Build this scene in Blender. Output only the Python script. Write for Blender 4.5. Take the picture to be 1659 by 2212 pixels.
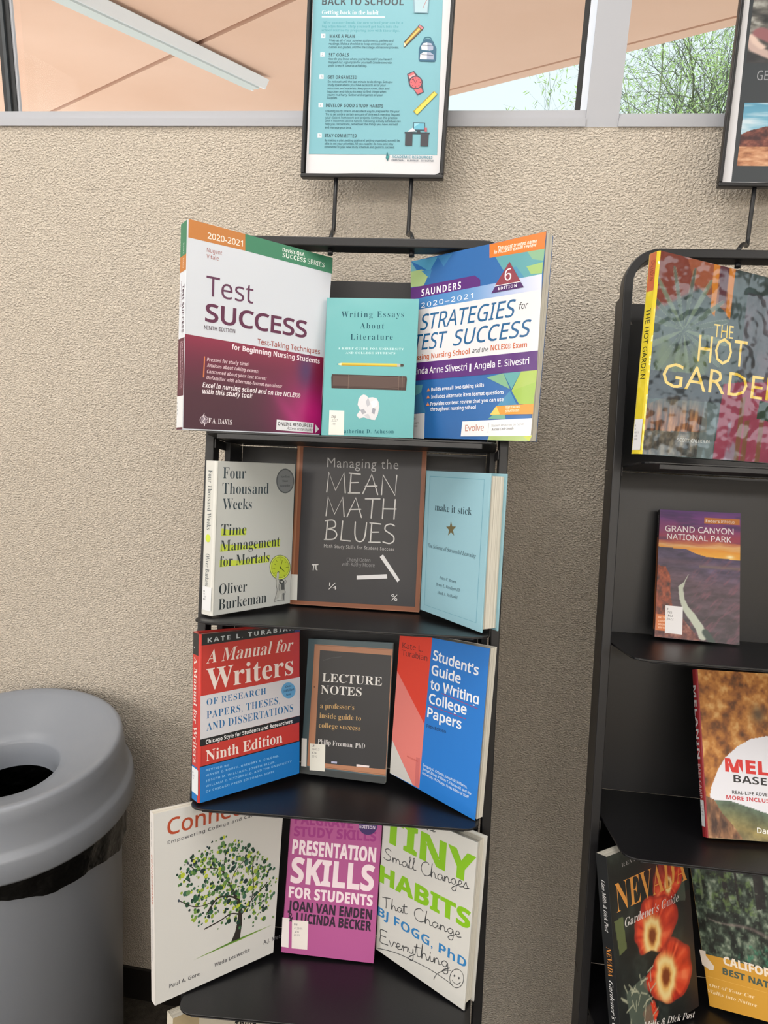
import bpy, math, random
import numpy as np
from mathutils import Matrix, Vector

# ------------------------------------------------------------------ camera, sky, sun, lamps, exposure
for o in list(bpy.data.objects):
    bpy.data.objects.remove(o, do_unlink=True)
SC = bpy.context.scene
COL = SC.collection
EYE = 1.665                      # camera height above the floor, metres
WALL_Y = 1.285                   # face of the textured wall

cam_d = bpy.data.cameras.new('camera')
cam_d.sensor_fit = 'VERTICAL'
cam_d.sensor_height = 24.0
cam_d.lens = 1534.0 * 24.0 / 2212.0
cam_d.clip_start = 0.02
cam_d.clip_end = 200
cam = bpy.data.objects.new('camera', cam_d)
COL.objects.link(cam)
cam.matrix_world = Matrix(((0.985983, -0.080614, 0.146080, 0.0),
                           (0.162062, 0.254535, -0.953388, 0.0),
                           (0.039674, 0.963698, 0.264031, EYE),
                           (0, 0, 0, 1)))
SC.camera = cam

SC.view_settings.view_transform = 'Standard'
SC.view_settings.look = 'None'
SC.view_settings.gamma = 1.0
SC.view_settings.use_curve_mapping = False
SC.view_settings.exposure = 0.10
SC.cycles.use_denoising = True
SC.cycles.max_bounces = 8
SC.cycles.diffuse_bounces = 4
SC.cycles.transparent_max_bounces = 12

world = bpy.data.worlds.new('sky')
SC.world = world
world.use_nodes = True
wn = world.node_tree.nodes
wn['Background'].inputs['Color'].default_value = (0.84, 0.965, 1.0, 1)
wn['Background'].inputs['Strength'].default_value = 1.05

sun_d = bpy.data.lights.new('sun', 'SUN')
sun_d.energy = 6.6
sun_d.angle = 0.01
sun_d.color = (1.0, 0.95, 0.88)
sun = bpy.data.objects.new('sun', sun_d)
COL.objects.link(sun)
sun.rotation_euler = (math.radians(42), 0, math.radians(-12))   # from behind the building, over its roof


def area(name, loc, size, energy, color, rot=(0, 0, 0)):
    d = bpy.data.lights.new(name, 'AREA')
    d.shape = 'RECTANGLE'
    d.size, d.size_y = size
    d.energy = energy
    d.color = color
    o = bpy.data.objects.new(name, d)
    COL.objects.link(o)
    o.location = loc
    o.rotation_euler = rot
    return o


WARM = (1.0, 0.955, 0.90)
CEIL = 2.95
LAMPS = [(-1.75, 0.42), (-0.30, 0.42), (1.35, 0.42), (-1.75, -2.85), (0.2, -2.85), (1.9, -2.85)]
for lx, ly in LAMPS:
    area('ceiling_lamp', (lx, ly, CEIL - 0.03), (0.56, 1.16) if ly > -1 else (1.16, 0.56), 14.0 if ly > -1 else 44.0, WARM)
# daylight from the tall windows in the wall on the photographer's left
area('daylight', (-2.62, -1.1, 2.0), (2.9, 1.3), 44.0, (0.95, 0.97, 1.0), (0, math.radians(-90), 0))
# a smaller window high in the wall on the right
area('daylight', (2.82, -.15, 2.35), (0.7, 1.3), 9.0, (0.80, 0.93, 1.0), (0, math.radians(90), 0))
# daylight from the high windows in the rear wall
area('daylight', (-.4, -3.22, 2.62), (3.6, 0.40), 12.0, (0.95, 0.97, 1.0), (math.radians(90), 0, 0))

# ------------------------------------------------------------------ helpers
def lin(h):
    h = h.lstrip('#')
    v = [int(h[i:i + 2], 16) / 255 for i in (0, 2, 4)]
    return tuple(c / 12.92 if c <= 0.04045 else ((c + 0.055) / 1.055) ** 2.4 for c in v)


_MC = {}


def mat(name, color, rough=0.5, metal=0.0, bump=None, spec=0.5, coat=0.0):
    """principled material; bump = (kind, scale, strength, distance)"""
    key = (name, color, rough)
    if key in _MC:
        return _MC[key]
    m = bpy.data.materials.new(name)
    m.use_nodes = True
    nt = m.node_tree
    b = nt.nodes['Principled BSDF']
    c = lin(color) if isinstance(color, str) else color
    b.inputs['Base Color'].default_value = (*c, 1)
    b.inputs['Roughness'].default_value = rough
    b.inputs['Metallic'].default_value = metal
    b.inputs['Specular IOR Level'].default_value = spec
    if coat:
        b.inputs['Coat Weight'].default_value = coat
        b.inputs['Coat Roughness'].default_value = 0.08
    if bump:
        kind, sc, st, dist = bump
        tc = nt.nodes.new('ShaderNodeTexCoord')
        n = nt.nodes.new('ShaderNodeTexNoise')
        n.inputs['Scale'].default_value = sc
        n.inputs['Detail'].default_value = 2 if kind == 'wave' else 4
        bp = nt.nodes.new('ShaderNodeBump')
        bp.inputs['Strength'].default_value = st
        bp.inputs['Distance'].default_value = dist
        nt.links.new(tc.outputs['Object'], n.inputs['Vector'])
        nt.links.new(n.outputs['Fac'], bp.inputs['Height'])
        nt.links.new(bp.outputs['Normal'], b.inputs['Normal'])
        if coat:
            nt.links.new(bp.outputs['Normal'], b.inputs['Coat Normal'])
    _MC[key] = m
    return m


GLOSS = {'rough': 0.32, 'bump': ('wave', 14.0, 0.35, 0.004)}


def ink(hexcol, gloss=None):
    g = gloss or GLOSS
    return mat('print_ink', hexcol, rough=g['rough'], bump=g['bump'], coat=g.get('coat', 0.0))


class MB:
    """collects polygons with a material slot each, links them as one mesh object"""
    def __init__(s):
        s.v, s.f, s.m, s.mats, s.sm = [], [], [], [], []

    def slot(s, m):
        for i, x in enumerate(s.mats):
            if x is m:
                return i
        s.mats.append(m)
        return len(s.mats) - 1

    def add(s, verts, faces, m, smooth=False):
        k = len(s.v)
        i = s.slot(m)
        s.v += [tuple(p) for p in verts]
        for f in faces:
            s.f.append(tuple(k + j for j in f))
            s.m.append(i)
            s.sm.append(smooth)

    def poly(s, pts, m):
        s.add(pts, [tuple(range(len(pts)))], m)

    def prism(s, pts, z0, z1, m):
        """pts: counter-clockwise 2D outline in the local xy plane"""
        n = len(pts)
        lo = [(p[0], p[1], z0) for p in pts]
        hi = [(p[0], p[1], z1) for p in pts]
        fs = [tuple(range(n - 1, -1, -1)), tuple(range(n, 2 * n))]
        fs += [(i, (i + 1) % n, n + (i + 1) % n, n + i) for i in range(n)]
        s.add(lo + hi, fs, m)

    def box(s, a, b, m):
        x0, y0, z0 = a
        x1, y1, z1 = b
        s.prism([(x0, y0), (x1, y0), (x1, y1), (x0, y1)], z0, z1, m)

    def hull8(s, p, m):
        """eight corners: four of one end, then the matching four of the other"""
        s.add(p, [(3, 2, 1, 0), (4, 5, 6, 7), (0, 1, 5, 4), (1, 2, 6, 5), (2, 3, 7, 6), (3, 0, 4, 7)], m)

    def tube(s, pts, r, m, n=10, cap=True):
        pts = [Vector(p) for p in pts]
        rs = r if isinstance(r, (list, tuple)) else [r] * len(pts)
        rings, up = [], None
        for i, p in enumerate(pts):
            d = (pts[min(i + 1, len(pts) - 1)] - pts[max(i - 1, 0)]).normalized()
            if up is None:
                up = d.orthogonal().normalized()
            up = (up - d * up.dot(d)).normalized()
            w = d.cross(up)
            rings.append([p + (up * math.cos(t) + w * math.sin(t)) * rs[i] for t in [2 * math.pi * k / n for k in range(n)]])
        v = [q for R in rings for q in R]
        f = [(i * n + k, i * n + (k + 1) % n, (i + 1) * n + (k + 1) % n, (i + 1) * n + k)
             for i in range(len(pts) - 1) for k in range(n)]
        if cap:
            f += [tuple(range(n - 1, -1, -1)), tuple((len(pts) - 1) * n + k for k in range(n))]
        s.add(v, f, m, True)

    def lathe(s, prof, m, n=72, c=(0, 0, 0)):
        v = [(c[0] + r * math.cos(2 * math.pi * k / n), c[1] + r * math.sin(2 * math.pi * k / n), c[2] + z)
             for r, z in prof for k in range(n)]
        f = [(i * n + k, i * n + (k + 1) % n, (i + 1) * n + (k + 1) % n, (i + 1) * n + k)
             for i in range(len(prof) - 1) for k in range(n)]
        s.add(v, f, m, True)

    def build(s, name, parent=None, bevel=0.0):
        me = bpy.data.meshes.new(name)
        me.from_pydata(s.v, [], s.f)
        for m in s.mats:
            me.materials.append(m)
        me.polygons.foreach_set('material_index', s.m)
        me.polygons.foreach_set('use_smooth', s.sm)
        me.update()
        o = bpy.data.objects.new(name, me)
        COL.objects.link(o)
        if parent is not None:
            o.parent = parent
        if bevel:
            b = o.modifiers.new('bevel', 'BEVEL')
            b.width = bevel
            b.segments = 2
            b.limit_method = 'ANGLE'
        return o


def tag(o, label=None, cat=None, group=None, kind=None):
    if label: o['label'] = label
    if cat: o['category'] = cat
    if group: o['group'] = group
    if kind: o['kind'] = kind
    return o


def empty(name, M, label, cat, group=None):
    o = bpy.data.objects.new(name, None)
    o.empty_display_size = 0.05
    COL.objects.link(o)
    o.matrix_world = M
    return tag(o, label, cat, group)


def frame(o, yaw, roll, lean):
    return (Matrix.Translation(Vector(o)) @ Matrix.Rotation(math.radians(yaw), 4, 'Z')
            @ Matrix.Rotation(-math.radians(roll), 4, 'Y') @ Matrix.Rotation(-math.radians(lean), 4, 'X'))


def up(p):
    return Vector((p[0], p[1], p[2] + EYE))


# ------------------------------------------------------------------ lettering
BOLD = (0x1D5D4, 0x1D5EE, 0x1D7E2)
SANS, SERIF = (0x1D5A0, 0x1D5BA, 0x1D7E2), (0x1D400, 0x1D41A, 0x1D7CE)     # letter shapes in the built-in font
ALPH = {  # style: (capitals, small letters, digits), weight offset, slant
    'S': (SANS, 0.0, 0), 'M': (SANS, 0.012, 0), 'N': (SANS, 0.024, 0), 'B': (BOLD, 0.0, 0), 'K': (BOLD, 0.022, 0), 'I': (SANS, 0.008, .22), 'BI': (BOLD, 0.0, .22), 'BS': (BOLD, .01, 0),
    'G': ((None, None, None), -0.004, 0), 'SB': (SERIF, 0.0, 0), 'R': (SERIF, -0.009, 0), 'M2': (SERIF, -0.006, 0), 'SB2': (SERIF, -0.006, 0),
    'SI': (SERIF, -0.008, .25), 'SBI': (SERIF, -0.006, .25)}
_CAP = {}


def styled(s, st):
    (U, L, D), _, _ = ALPH[st]
    r = ''
    for ch in s:
        if U and 'A' <= ch <= 'Z': r += chr(U + ord(ch) - 65)
        elif L and 'a' <= ch <= 'z':
            r += chr(L + ord(ch) - 97)
        elif D and '0' <= ch <= '9': r += chr(D + ord(ch) - 48)
        else: r += ch
    return r


def text_mesh(s, st, sp=1.0, res=2):
    cu = bpy.data.curves.new('t', 'FONT')
    cu.body = styled(s, st)
    cu.size = 1.0
    cu.resolution_u = res
    cu.offset = ALPH[st][1]
    cu.shear = ALPH[st][2]
    cu.space_character = sp
    ob = bpy.data.objects.new('t', cu)
    me = ob.to_mesh()
    v = np.empty(len(me.vertices) * 3, dtype=np.float32)
    me.vertices.foreach_get('co', v)
    v = v.reshape(-1, 3)[:, :2].astype(float)
    f = [tuple(p.vertices) for p in me.polygons]
    ob.to_mesh_clear()
    bpy.data.objects.remove(ob)
    bpy.data.curves.remove(cu)
    return v, f


def cap_of(st):
    if st not in _CAP:
        v, _ = text_mesh('H', st)
        _CAP[st] = float(v[:, 1].max())
    return _CAP[st]


def put_text(mb, m, s, st, x0, y0, x1, y1, cap, z, sp=1.0, conv=None):
    v, f = text_mesh(s, st, sp)
    if not len(v):
        return
    a, b = v[:, 0].min(), v[:, 0].max()
    d = np.array([x1 - x0, y1 - y0])
    L = float(np.hypot(*d))
    e = d / L
    n = np.array([-e[1], e[0]])
    sx, sy = L / (b - a), cap / cap_of(st)
    P = np.array([x0, y0]) + np.outer((v[:, 0] - a) * sx, e) + np.outer(v[:, 1] * sy, n)
    mb.add([conv(p[0], p[1], z) for p in P], f, m)


# single-stroke alphabets: chalk capitals and joined handwriting.  Units: cap height 1.
CHALK = {
    'M': (1.0, [[(0, 0), (.06, 1.0), (.46, .1), (.86, 1.0), (.98, 0)]]),
    'E': (.62, [[(.1, 1), (.08, 0)], [(.0, 1.0), (.58, .97)], [(.08, .52), (.5, .55)], [(.0, 0), (.6, .03)]]),
    'A': (.8, [[(0, 0), (.42, 1), (.78, 0)], [(.12, .38), (.72, .42)]]),
    'N': (.82, [[(.04, 0), (.06, 1), (.74, .0), (.78, 1)]]),
    'T': (.78, [[(.0, .97), (.78, 1)], [(.4, 1), (.36, 0)]]),
    'H': (.72, [[(.06, 1), (.04, 0)], [(.68, 1), (.66, 0)], [(.04, .5), (.74, .52)]]),
    'B': (.7, [[(.12, 1), (.08, 0)], [(0, .97), (.4, 1.02), (.56, .86), (.5, .66), (.12, .56)], [(.12, .56), (.5, .5), (.66, .28), (.5, .05), (0, 0)]]),
    'L': (.6, [[(.1, 1), (.06, .02), (.58, 0)]]),
    'U': (.7, [[(.05, 1), (.06, .4), (.16, .08), (.36, 0), (.54, .1), (.62, .4), (.66, 1)]]),
    'S': (.6, [[(.56, .92), (.36, 1), (.1, .9), (.08, .68), (.3, .54), (.54, .38), (.56, .14), (.34, 0), (0, .06)]])}
HAND = {
    'S': (.55, [[(.5, .88), (.34, 1), (.14, .86), (.2, .6), (.42, .42), (.44, .14), (.2, 0), (.0, .12)]]),
    'C': (.62, [[(.56, .88), (.4, 1.0), (.14, .8), (.04, .4), (.16, .04), (.4, .0), (.6, .16)]]),
    'T': (.6, [[(.0, .92), (.6, 1.0)], [(.28, .96), (.26, .5), (.2, 0)]]),
    'E': (.6, [[(.5, .94), (.14, .96), (.1, .5), (.06, .04), (.5, .02)], [(.1, .52), (.42, .54)]]),
    'a': (.42, [[(.34, .36), (.2, .44), (.04, .26), (.08, .04), (.22, .04), (.34, .3), (.34, .06), (.44, .06)]]),
    'b': (.4, [[(0, .06), (.1, 1), (.06, 0), (.3, .1), (.2, .4)]]),
    'e': (.34, [[(0, .12), (.2, .22), (.26, .38), (.14, .44), (.06, .2), (.14, .02), (.34, .1)]]),
    'g': (.42, [[(.34, .36), (.2, .44), (.04, .26), (.1, .06), (.24, .08), (.34, .34), (.3, -.3), (.12, -.42), (.06, -.24), (.42, .08)]]),
    'h': (.42, [[(0, .1), (.14, .9), (.16, 1.0), (.1, .6), (.04, 0), (.12, .34), (.24, .42), (.3, .2), (.3, .04), (.42, .08)]]),
    'i': (.24, [[(0, .1), (.1, .4), (.1, .06), (.24, .1)], [(.12, .58), (.14, .64)]]),
    'l': (.24, [[(0, .1), (.16, .8), (.18, .98), (.1, .9), (.08, .1), (.24, .08)]]),
    'm': (.62, [[(0, .1), (.08, .42), (.06, 0), (.1, .3), (.22, .42), (.26, .2), (.25, 0), (.3, .3), (.42, .42), (.48, .2), (.48, .04), (.62, .1)]]),
    'n': (.42, [[(0, .1), (.08, .42), (.06, 0), (.12, .32), (.24, .42), (.3, .2), (.3, .04), (.42, .1)]]),
    'r': (.32, [[(0, .1), (.1, .42), (.1, .02), (.14, .3), (.32, .4)]]),
    's': (.32, [[(0, .08), (.18, .46), (.2, .3), (.26, .12), (.14, 0), (.02, .06)], [(.14, 0), (.34, .1)]]),
    't': (.32, [[(.0, .1), (.16, .9), (.12, .3), (.16, .04), (.32, .1)], [(.0, .62), (.34, .7)]]),
    'v': (.36, [[(0, .4), (.12, .04), (.28, .42), (.36, .38)]]),
    'y': (.42, [[(0, .1), (.06, .42), (.12, .1), (.28, .12), (.34, .44), (.28, -.3), (.1, -.42), (.08, -.22), (.42, .1)]])}


def smooth_line(p, k=5):
    if len(p) < 3:
        return p
    q = [p[0]] + list(p) + [p[-1]]
    out = []
    for i in range(1, len(q) - 2):
        a, b, c, d = (np.array(q[j], float) for j in (i - 1, i, i + 1, i + 2))
        for t in np.linspace(0, 1, k, endpoint=False):
            out.append(tuple(.5 * (2 * b + (c - a) * t + (2 * a - 5 * b + 4 * c - d) * t * t + (3 * b - a - 3 * c + d) * t ** 3)))
    out.append(tuple(p[-1]))
    return out


def put_stroke(mb, m, pts, w, z, conv):
    """flat ribbon with round ends along 2D points"""
    P = [np.array(p, float) for p in pts]
    n = len(P)
    L, R = [], []
    for i in range(n):
        d = P[min(i + 1, n - 1)] - P[max(i - 1, 0)]
        d = d / (np.hypot(*d) + 1e-9)
        q = np.array([-d[1], d[0]]) * w / 2
        L.append(P[i] + q)
        R.append(P[i] - q)
    v = [conv(p[0], p[1], z) for p in L + R]
    mb.add(v, [(i, n + i, n + i + 1, i + 1) for i in range(n - 1)], m)
    for e in (P[0], P[-1]):
        mb.poly([conv(e[0] + w / 2 * math.cos(t), e[1] + w / 2 * math.sin(t), z) for t in [k * math.pi / 4 for k in range(8)]], m)


def put_strokes(mb, m, s, glyphs, x0, y0, x1, y1, cap, w, z, conv, smooth):
    tot = sum(glyphs[c][0] for c in s) + (0 if smooth else .14 * (len(s) - 1))
    d = np.array([x1 - x0, y1 - y0])
    L = float(np.hypot(*d))
    e = d / L
    nn = np.array([-e[1], e[0]])
    sx = L / tot
    x = 0.0
    for c in s:
        adv, st = glyphs[c]
        for line in st:
            q = smooth_line(line) if (smooth or c in 'BSU') else line
            put_stroke(mb, m, [tuple(np.array([x0, y0]) + e * (x + p[0]) * sx + nn * p[1] * cap) for p in q], w, z, conv)
        x += adv + (0 if smooth else .14)


# ------------------------------------------------------------------ pictures printed on covers (colour per grid point)
def _h(i, j, seed):
    n = (i.astype(np.int64) * 374761393 + j.astype(np.int64) * 668265263 + seed * 1442695041) & 0xFFFFFFFF
    n = ((n ^ (n >> 13)) * 1274126177) & 0xFFFFFFFF
    return ((n ^ (n >> 16)) & 0xFFFF) / 65535.0


def vnoise(x, y, seed=0):
    i, j = np.floor(x), np.floor(y)
    u, v = x - i, y - j
    u, v = u * u * (3 - 2 * u), v * v * (3 - 2 * v)
    i = i.astype(np.int64); j = j.astype(np.int64)
    a, b, c, d = _h(i, j, seed), _h(i + 1, j, seed), _h(i, j + 1, seed), _h(i + 1, j + 1, seed)
    return (a * (1 - u) + b * u) * (1 - v) + (c * (1 - u) + d * u) * v


def fbm(x, y, seed=0, o=4):
    r, a, t = 0, 1.0, 0
    for k in range(o):
        r = r + a * vnoise(x * 2 ** k, y * 2 ** k, seed + k)
        t += a
        a *= .55
    return r / t


def C(h):
    return np.array([int(h[i:i + 2], 16) / 255 for i in (1, 3, 5)])


def mixc(im, c, k):
    k = np.clip(k, 0, 1)[:, None]
    return im * (1 - k) + (C(c) if isinstance(c, str) else c) * k


def ramp(t, stops):
    xs = [s[0] for s in stops]
    cs = np.array([C(s[1]) for s in stops])
    return np.stack([np.interp(t, xs, cs[:, i]) for i in range(3)], 1)


def pmask(a, b, pts):
    r = np.zeros(a.shape, bool)
    n = len(pts)
    for i in range(n):
        (x0, y0), (x1, y1) = pts[i], pts[(i + 1) % n]
        c = ((y0 > b) != (y1 > b)) & (a < (x1 - x0) * (b - y0) / (y1 - y0 + 1e-12) + x0)
        r ^= c
    return r.astype(float)


def sdist(a, b, pts, asp=1.0):
    d = np.full(a.shape, 9.0)
    for (x0, y0), (x1, y1) in zip(pts[:-1], pts[1:]):
        dx, dy = x1 - x0, (y1 - y0) * asp
        px, py = a - x0, (b - y0) * asp
        t = np.clip((px * dx + py * dy) / (dx * dx + dy * dy + 1e-12), 0, 1)
        d = np.minimum(d, np.hypot(px - t * dx, py - t * dy))
    return d


def paint_magenta(a, b):
    im = ramp(b, [(0, '#8A2240'), (.25, '#6A1E38'), (.6, '#4C2230'), (1, '#46202E')])
    g = np.exp(-(((a - .95) / .28) ** 2 + ((b - .75) / .45) ** 2))
    im = mixc(im, '#C2187A', g * .95)
    im = mixc(im, '#C03080', np.exp(-((a - .72 - (b - .7) * .5) / .05) ** 2) * np.clip(b - .25, 0, 1) * .8)
    im = mixc(im, '#4A2A5E', np.exp(-(((a - .86) / .06) ** 2 + ((b - .2) / .2) ** 2)) * .9)
    return mixc(im, '#7A1838', np.exp(-(((a - .97) / .04) ** 2 + ((b - .2) / .3) ** 2)) * .6)


def paint_bluefade(a, b):
    return ramp(a, [(0, '#3274B4'), (.45, '#5E92C8'), (.75, '#AEBCE0'), (1, '#D8DAE6')])


def paint_canyon(a, b):
    n = fbm(a * 4, b * 40, 3)
    im = ramp(b + (n - .5) * .06, [(0, '#5E3A78'), (.07, '#7A4082'), (.16, '#8E3E6A'), (.22, '#A03C50'), (.255, '#C87850'), (.28, '#E2B078'), (.31, '#E89A38'), (.36, '#F0B040')])
    im = mixc(im, '#40305A', np.clip((fbm(a * 3, b * 26, 9) - .55) * 4, 0, 1) * (b < .24) * .7)
    im = mixc(im, '#FFF0C0', np.exp(-(((a - .88) / .045) ** 2 + ((b - .345) / .014) ** 2)))
    hz = np.interp(a, [0, .36, .42, .5, .6, 1], [.295, .305, .325, .34, .355, .365])
    rock = fbm(a * 7 + b * 3, b * 34, 5)
    g = ramp(np.clip((b - hz) / .65, 0, 1), [(0, '#4E4460'), (.15, '#544862'), (.35, '#5A4652'), (.7, '#4C3E46'), (1, '#463C42')])
    g = g * (.62 + .75 * rock[:, None])
    g = mixc(g, '#8A5260', np.clip((fbm(a * 5 - b * 6, b * 30 + a * 20, 8) - .52) * 4, 0, 1) * (a > .42) * .55)
    g = mixc(g, '#8E7A58', np.exp(-((b - .43) / .012) ** 2) * (a > .5) * .5)
    g = mixc(g, '#7A5A68', np.exp(-((b - .40 - a * .02) / .02) ** 2) * .4)
    cl = pmask(a, b, [(0, .44), (.1, .45), (.16, .52), (.17, .66), (.2, .76), (.1, .82), (0, .84)])
    g = mixc(g, ramp(fbm(a * 22, b * 24, 4), [(.2, '#38201E'), (.5, '#8A3E26'), (.8, '#B8603C')]), cl)
    lo = pmask(a, b, [(0, .84), (.3, .82), (.45, .93), (.55, 1.0), (0, 1.0)])
    g = mixc(g, ramp(fbm(a * 20, b * 26, 6), [(.2, '#46262A'), (.6, '#8A5448'), (.9, '#B08878')]), lo)
    d = sdist(a, b, [(.38, .50), (.33, .565), (.29, .60), (.31, .69), (.36, .76), (.45, .83), (.53, .90), (.57, .96)], 1.65)
    w = np.interp(b, [.5, .56, .6, .7, .8, .95], [.004, .012, .034, .034, .05, .055])
    g = mixc(g, '#B8BEAE', np.clip((w - d + .012 * (rock - .5)) / .008, 0, 1))
    g = mixc(g, '#3C4A44', np.clip((.05 - sdist(a, b, [(.6, .93), (.68, 1.0)], 1.6)) / .02, 0, 1))
    return np.where((b > hz)[:, None], g, im)


def paint_hotgarden(a, b):
    im = ramp(fbm(a * 5, b * 6, 11), [(.25, '#26302F'), (.5, '#39484A'), (.75, '#4C5C5C')])
    top = np.clip((.16 - b + a * .03) / .02, 0, 1)
    im = mixc(im, '#70382F', np.clip((.30 - b - a * .55) / .02, 0, 1))
    im = mixc(im, '#8E5036', pmask(a, b, [(.18, .0), (.5, .0), (.5, .24), (.24, .12)]) * .8)
    for x in (.36, .47):
        im = mixc(im, '#B47028', pmask(a, b, [(x, 0), (x + .045, 0), (x + .04, .26), (x + .01, .24)]))
    im = mixc(im, '#4E2A34', pmask(a, b, [(.405, 0), (.47, 0), (.47, .18), (.42, .2)]))
    # agave blades fanning out
    cx, cy = .2, .36
    ang = np.arctan2(b - cy, a - cx)
    r = np.hypot(a - cx, b - cy)
    for k, t in enumerate((-3.0, -2.62, -2.3, -1.9, -1.45, -1.05, -.62, -.28, .1, .5, .9, 1.3, 1.75, 2.2, 2.7)):
        w = .12 * np.clip(1 - r / .34, 0, 1) + .02
        dd = np.abs(np.angle(np.exp(1j * (ang - t))))
        k1 = np.clip((w - dd) / .02, 0, 1) * (r < .32)
        im = mixc(im, ('#56685E', '#46584F', '#6A7C6A')[k % 3], k1 * .85)
        im = mixc(im, '#8E9C86', np.clip(1 - np.abs(dd - w) / .012, 0, 1) * (r < .31) * .6)
    for (x, y, rx, ry, t) in ((.08, .5, .07, .1, .4), (.2, .53, .08, .1, -.3), (.33, .5, .08, .11, .2)):
        e = ((a - x) / rx) ** 2 + ((b - y) / ry) ** 2
        im = mixc(im, '#55663F', np.clip(1.1 - e, 0, 1) * .8)
    dk = pmask(a, b, [(0, .58), (.5, .56), (.52, .7), (0, .72)])
    im = mixc(im, '#252C36', dk * .75)
    gr = fbm(a * 60, b * 9, 21)
    g = pmask(a, b, [(.0, .75), (.25, .66), (.42, .7), (.45, 1), (0, 1)])
    im = mixc(im, ramp(gr, [(.25, '#2E2A2C'), (.5, '#6E4A38'), (.75, '#A87850')]), g * np.clip((b - .68) * 8, 0, 1))
    im = mixc(im, ramp(fbm(a * 30, b * 30, 25), [(.3, '#2A3436'), (.7, '#7A8078')]), pmask(a, b, [(0, .88), (.5, .86), (.5, 1), (0, 1)]) * .75)
    wall = pmask(a, b, [(.52, .6), (.78, .55), (1, .52), (1, 1), (.5, 1)])
    im = mixc(im, '#80344A', wall)
    im = mixc(im, '#5A6A6E', pmask(a, b, [(.40, .7), (.5, .72), (.5, 1), (.38, 1)]) * .8)
    im = mixc(im, ramp(fbm(a * 14, b * 8, 31), [(.3, '#2E3238'), (.55, '#4A4A52'), (.8, '#5C4E58')]), pmask(a, b, [(.62, .1), (1, .1), (1, .54), (.62, .58)]) * .9)
    for x, t in ((.66, .66), (.71, .78), (.82, .7)):
        im = mixc(im, '#6A4634', pmask(a, b, [(x, t), (x + .035, t - .01), (x + .03, 1), (x, 1)]))
    im = mixc(im, '#22382E', pmask(a, b, [(.80, .66), (.9, .67), (.9, .77), (.79, .76)]))
    gl = fbm(a * 10, b * 6, 33)
    im = mixc(im, '#7E9AA6', np.clip((gl - .62) * 9, 0, 1) * pmask(a, b, [(.42, .68), (.66, .6), (.68, 1), (.42, 1)]) * .6)
    return im


def paint_melanin(a, b):
    n = fbm(a * 16, b * 18, 41)
    im = ramp(n, [(.2, '#4E2E16'), (.42, '#8A5424'), (.6, '#B07434'), (.8, '#CDA064')])
    im = mixc(im, '#463C30', np.exp(-(((a - .45) / .05) ** 2 + ((b - .26) / .05) ** 2)) * .8)
    sky = pmask(a, b, [(.16, .84), (.02, .80), (.05, .70), (.11, .60), (.17, .53), (.27, .46), (.38, .41), (.52, .385), (.7, .36), (1.2, .22), (1.2, 1), (.1, 1)])
    im = mixc(im, '#D6D6DE', sky)
    im = mixc(im, '#5A3424', np.clip((.035 - sdist(a, b, [(.95, .0), (.78, .2), (.72, .3), (.6, .385)])) / .01, 0, 1))
    im = mixc(im, '#2E2220', np.clip((.028 - sdist(a, b, [(.56, .40), (.66, .395)])) / .01, 0, 1))
    hz = np.interp(a, [0, .05, .2, .45, .7, 1], [.775, .78, .785, .84, .84, .86])
    hill = ramp(np.clip((b - hz) / .2, 0, 1), [(0, '#56685A'), (.3, '#5E6246'), (.7, '#86784A'), (1, '#7A7050')]) * (.7 + .6 * fbm(a * 22, b * 26, 44)[:, None])
    im = np.where(((b > hz) & (a > .02))[:, None], hill, im)
    rk = pmask(a, b, [(0, .76), (.06, .78), (.12, .86), (.2, .93), (.26, 1), (0, 1)])
    return mixc(im, ramp(fbm(a * 24, b * 12, 46), [(.25, '#3E2A22'), (.6, '#8A6244'), (.85, '#C8A27C')]), rk)


def flower(im, a, b, x, y, rx, ry, ix, iy, ir):
    th = np.arctan2((b - y) / ry, (a - x) / rx)
    wob = vnoise(np.cos(th) * 2.2 + x * 30, np.sin(th) * 2.2 + y * 30, 7)
    r = np.hypot((a - x) / rx, (b - y) / ry) * (1.18 - .36 * wob)
    k = np.clip((1 - r) / .05, 0, 1)
    ti = np.arctan2(b - iy, a - ix) if ix < 1 else th
    vein = vnoise(ti * 9 + 20, r * 1.5, 3) * .6 + fbm(a * 12, b * 14, 5) * .4
    pet = ramp(vein, [(.2, '#A6261C'), (.45, '#CC3C24'), (.65, '#DC5032'), (.85, '#EA7850')])
    im = mixc(im, pet, k)
    im = mixc(im, '#7A1A1C', np.exp(-((r - .93) / .07) ** 2) * .5 * k)
    q = np.hypot((a - ix) / ir, (b - iy) / (ir * .95)) * (.9 + .25 * vnoise(ti * 3 + 9, r, 8))
    im = mixc(im, '#E0A858', np.clip((1.1 - q) / .5, 0, 1) * k)
    im = mixc(im, '#ECDCA0', np.exp(-((q - .62) / .18) ** 2) * .8 * k)
    return mixc(im, '#7A3A1C', np.clip((.42 - q) / .2, 0, 1) * k)


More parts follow.
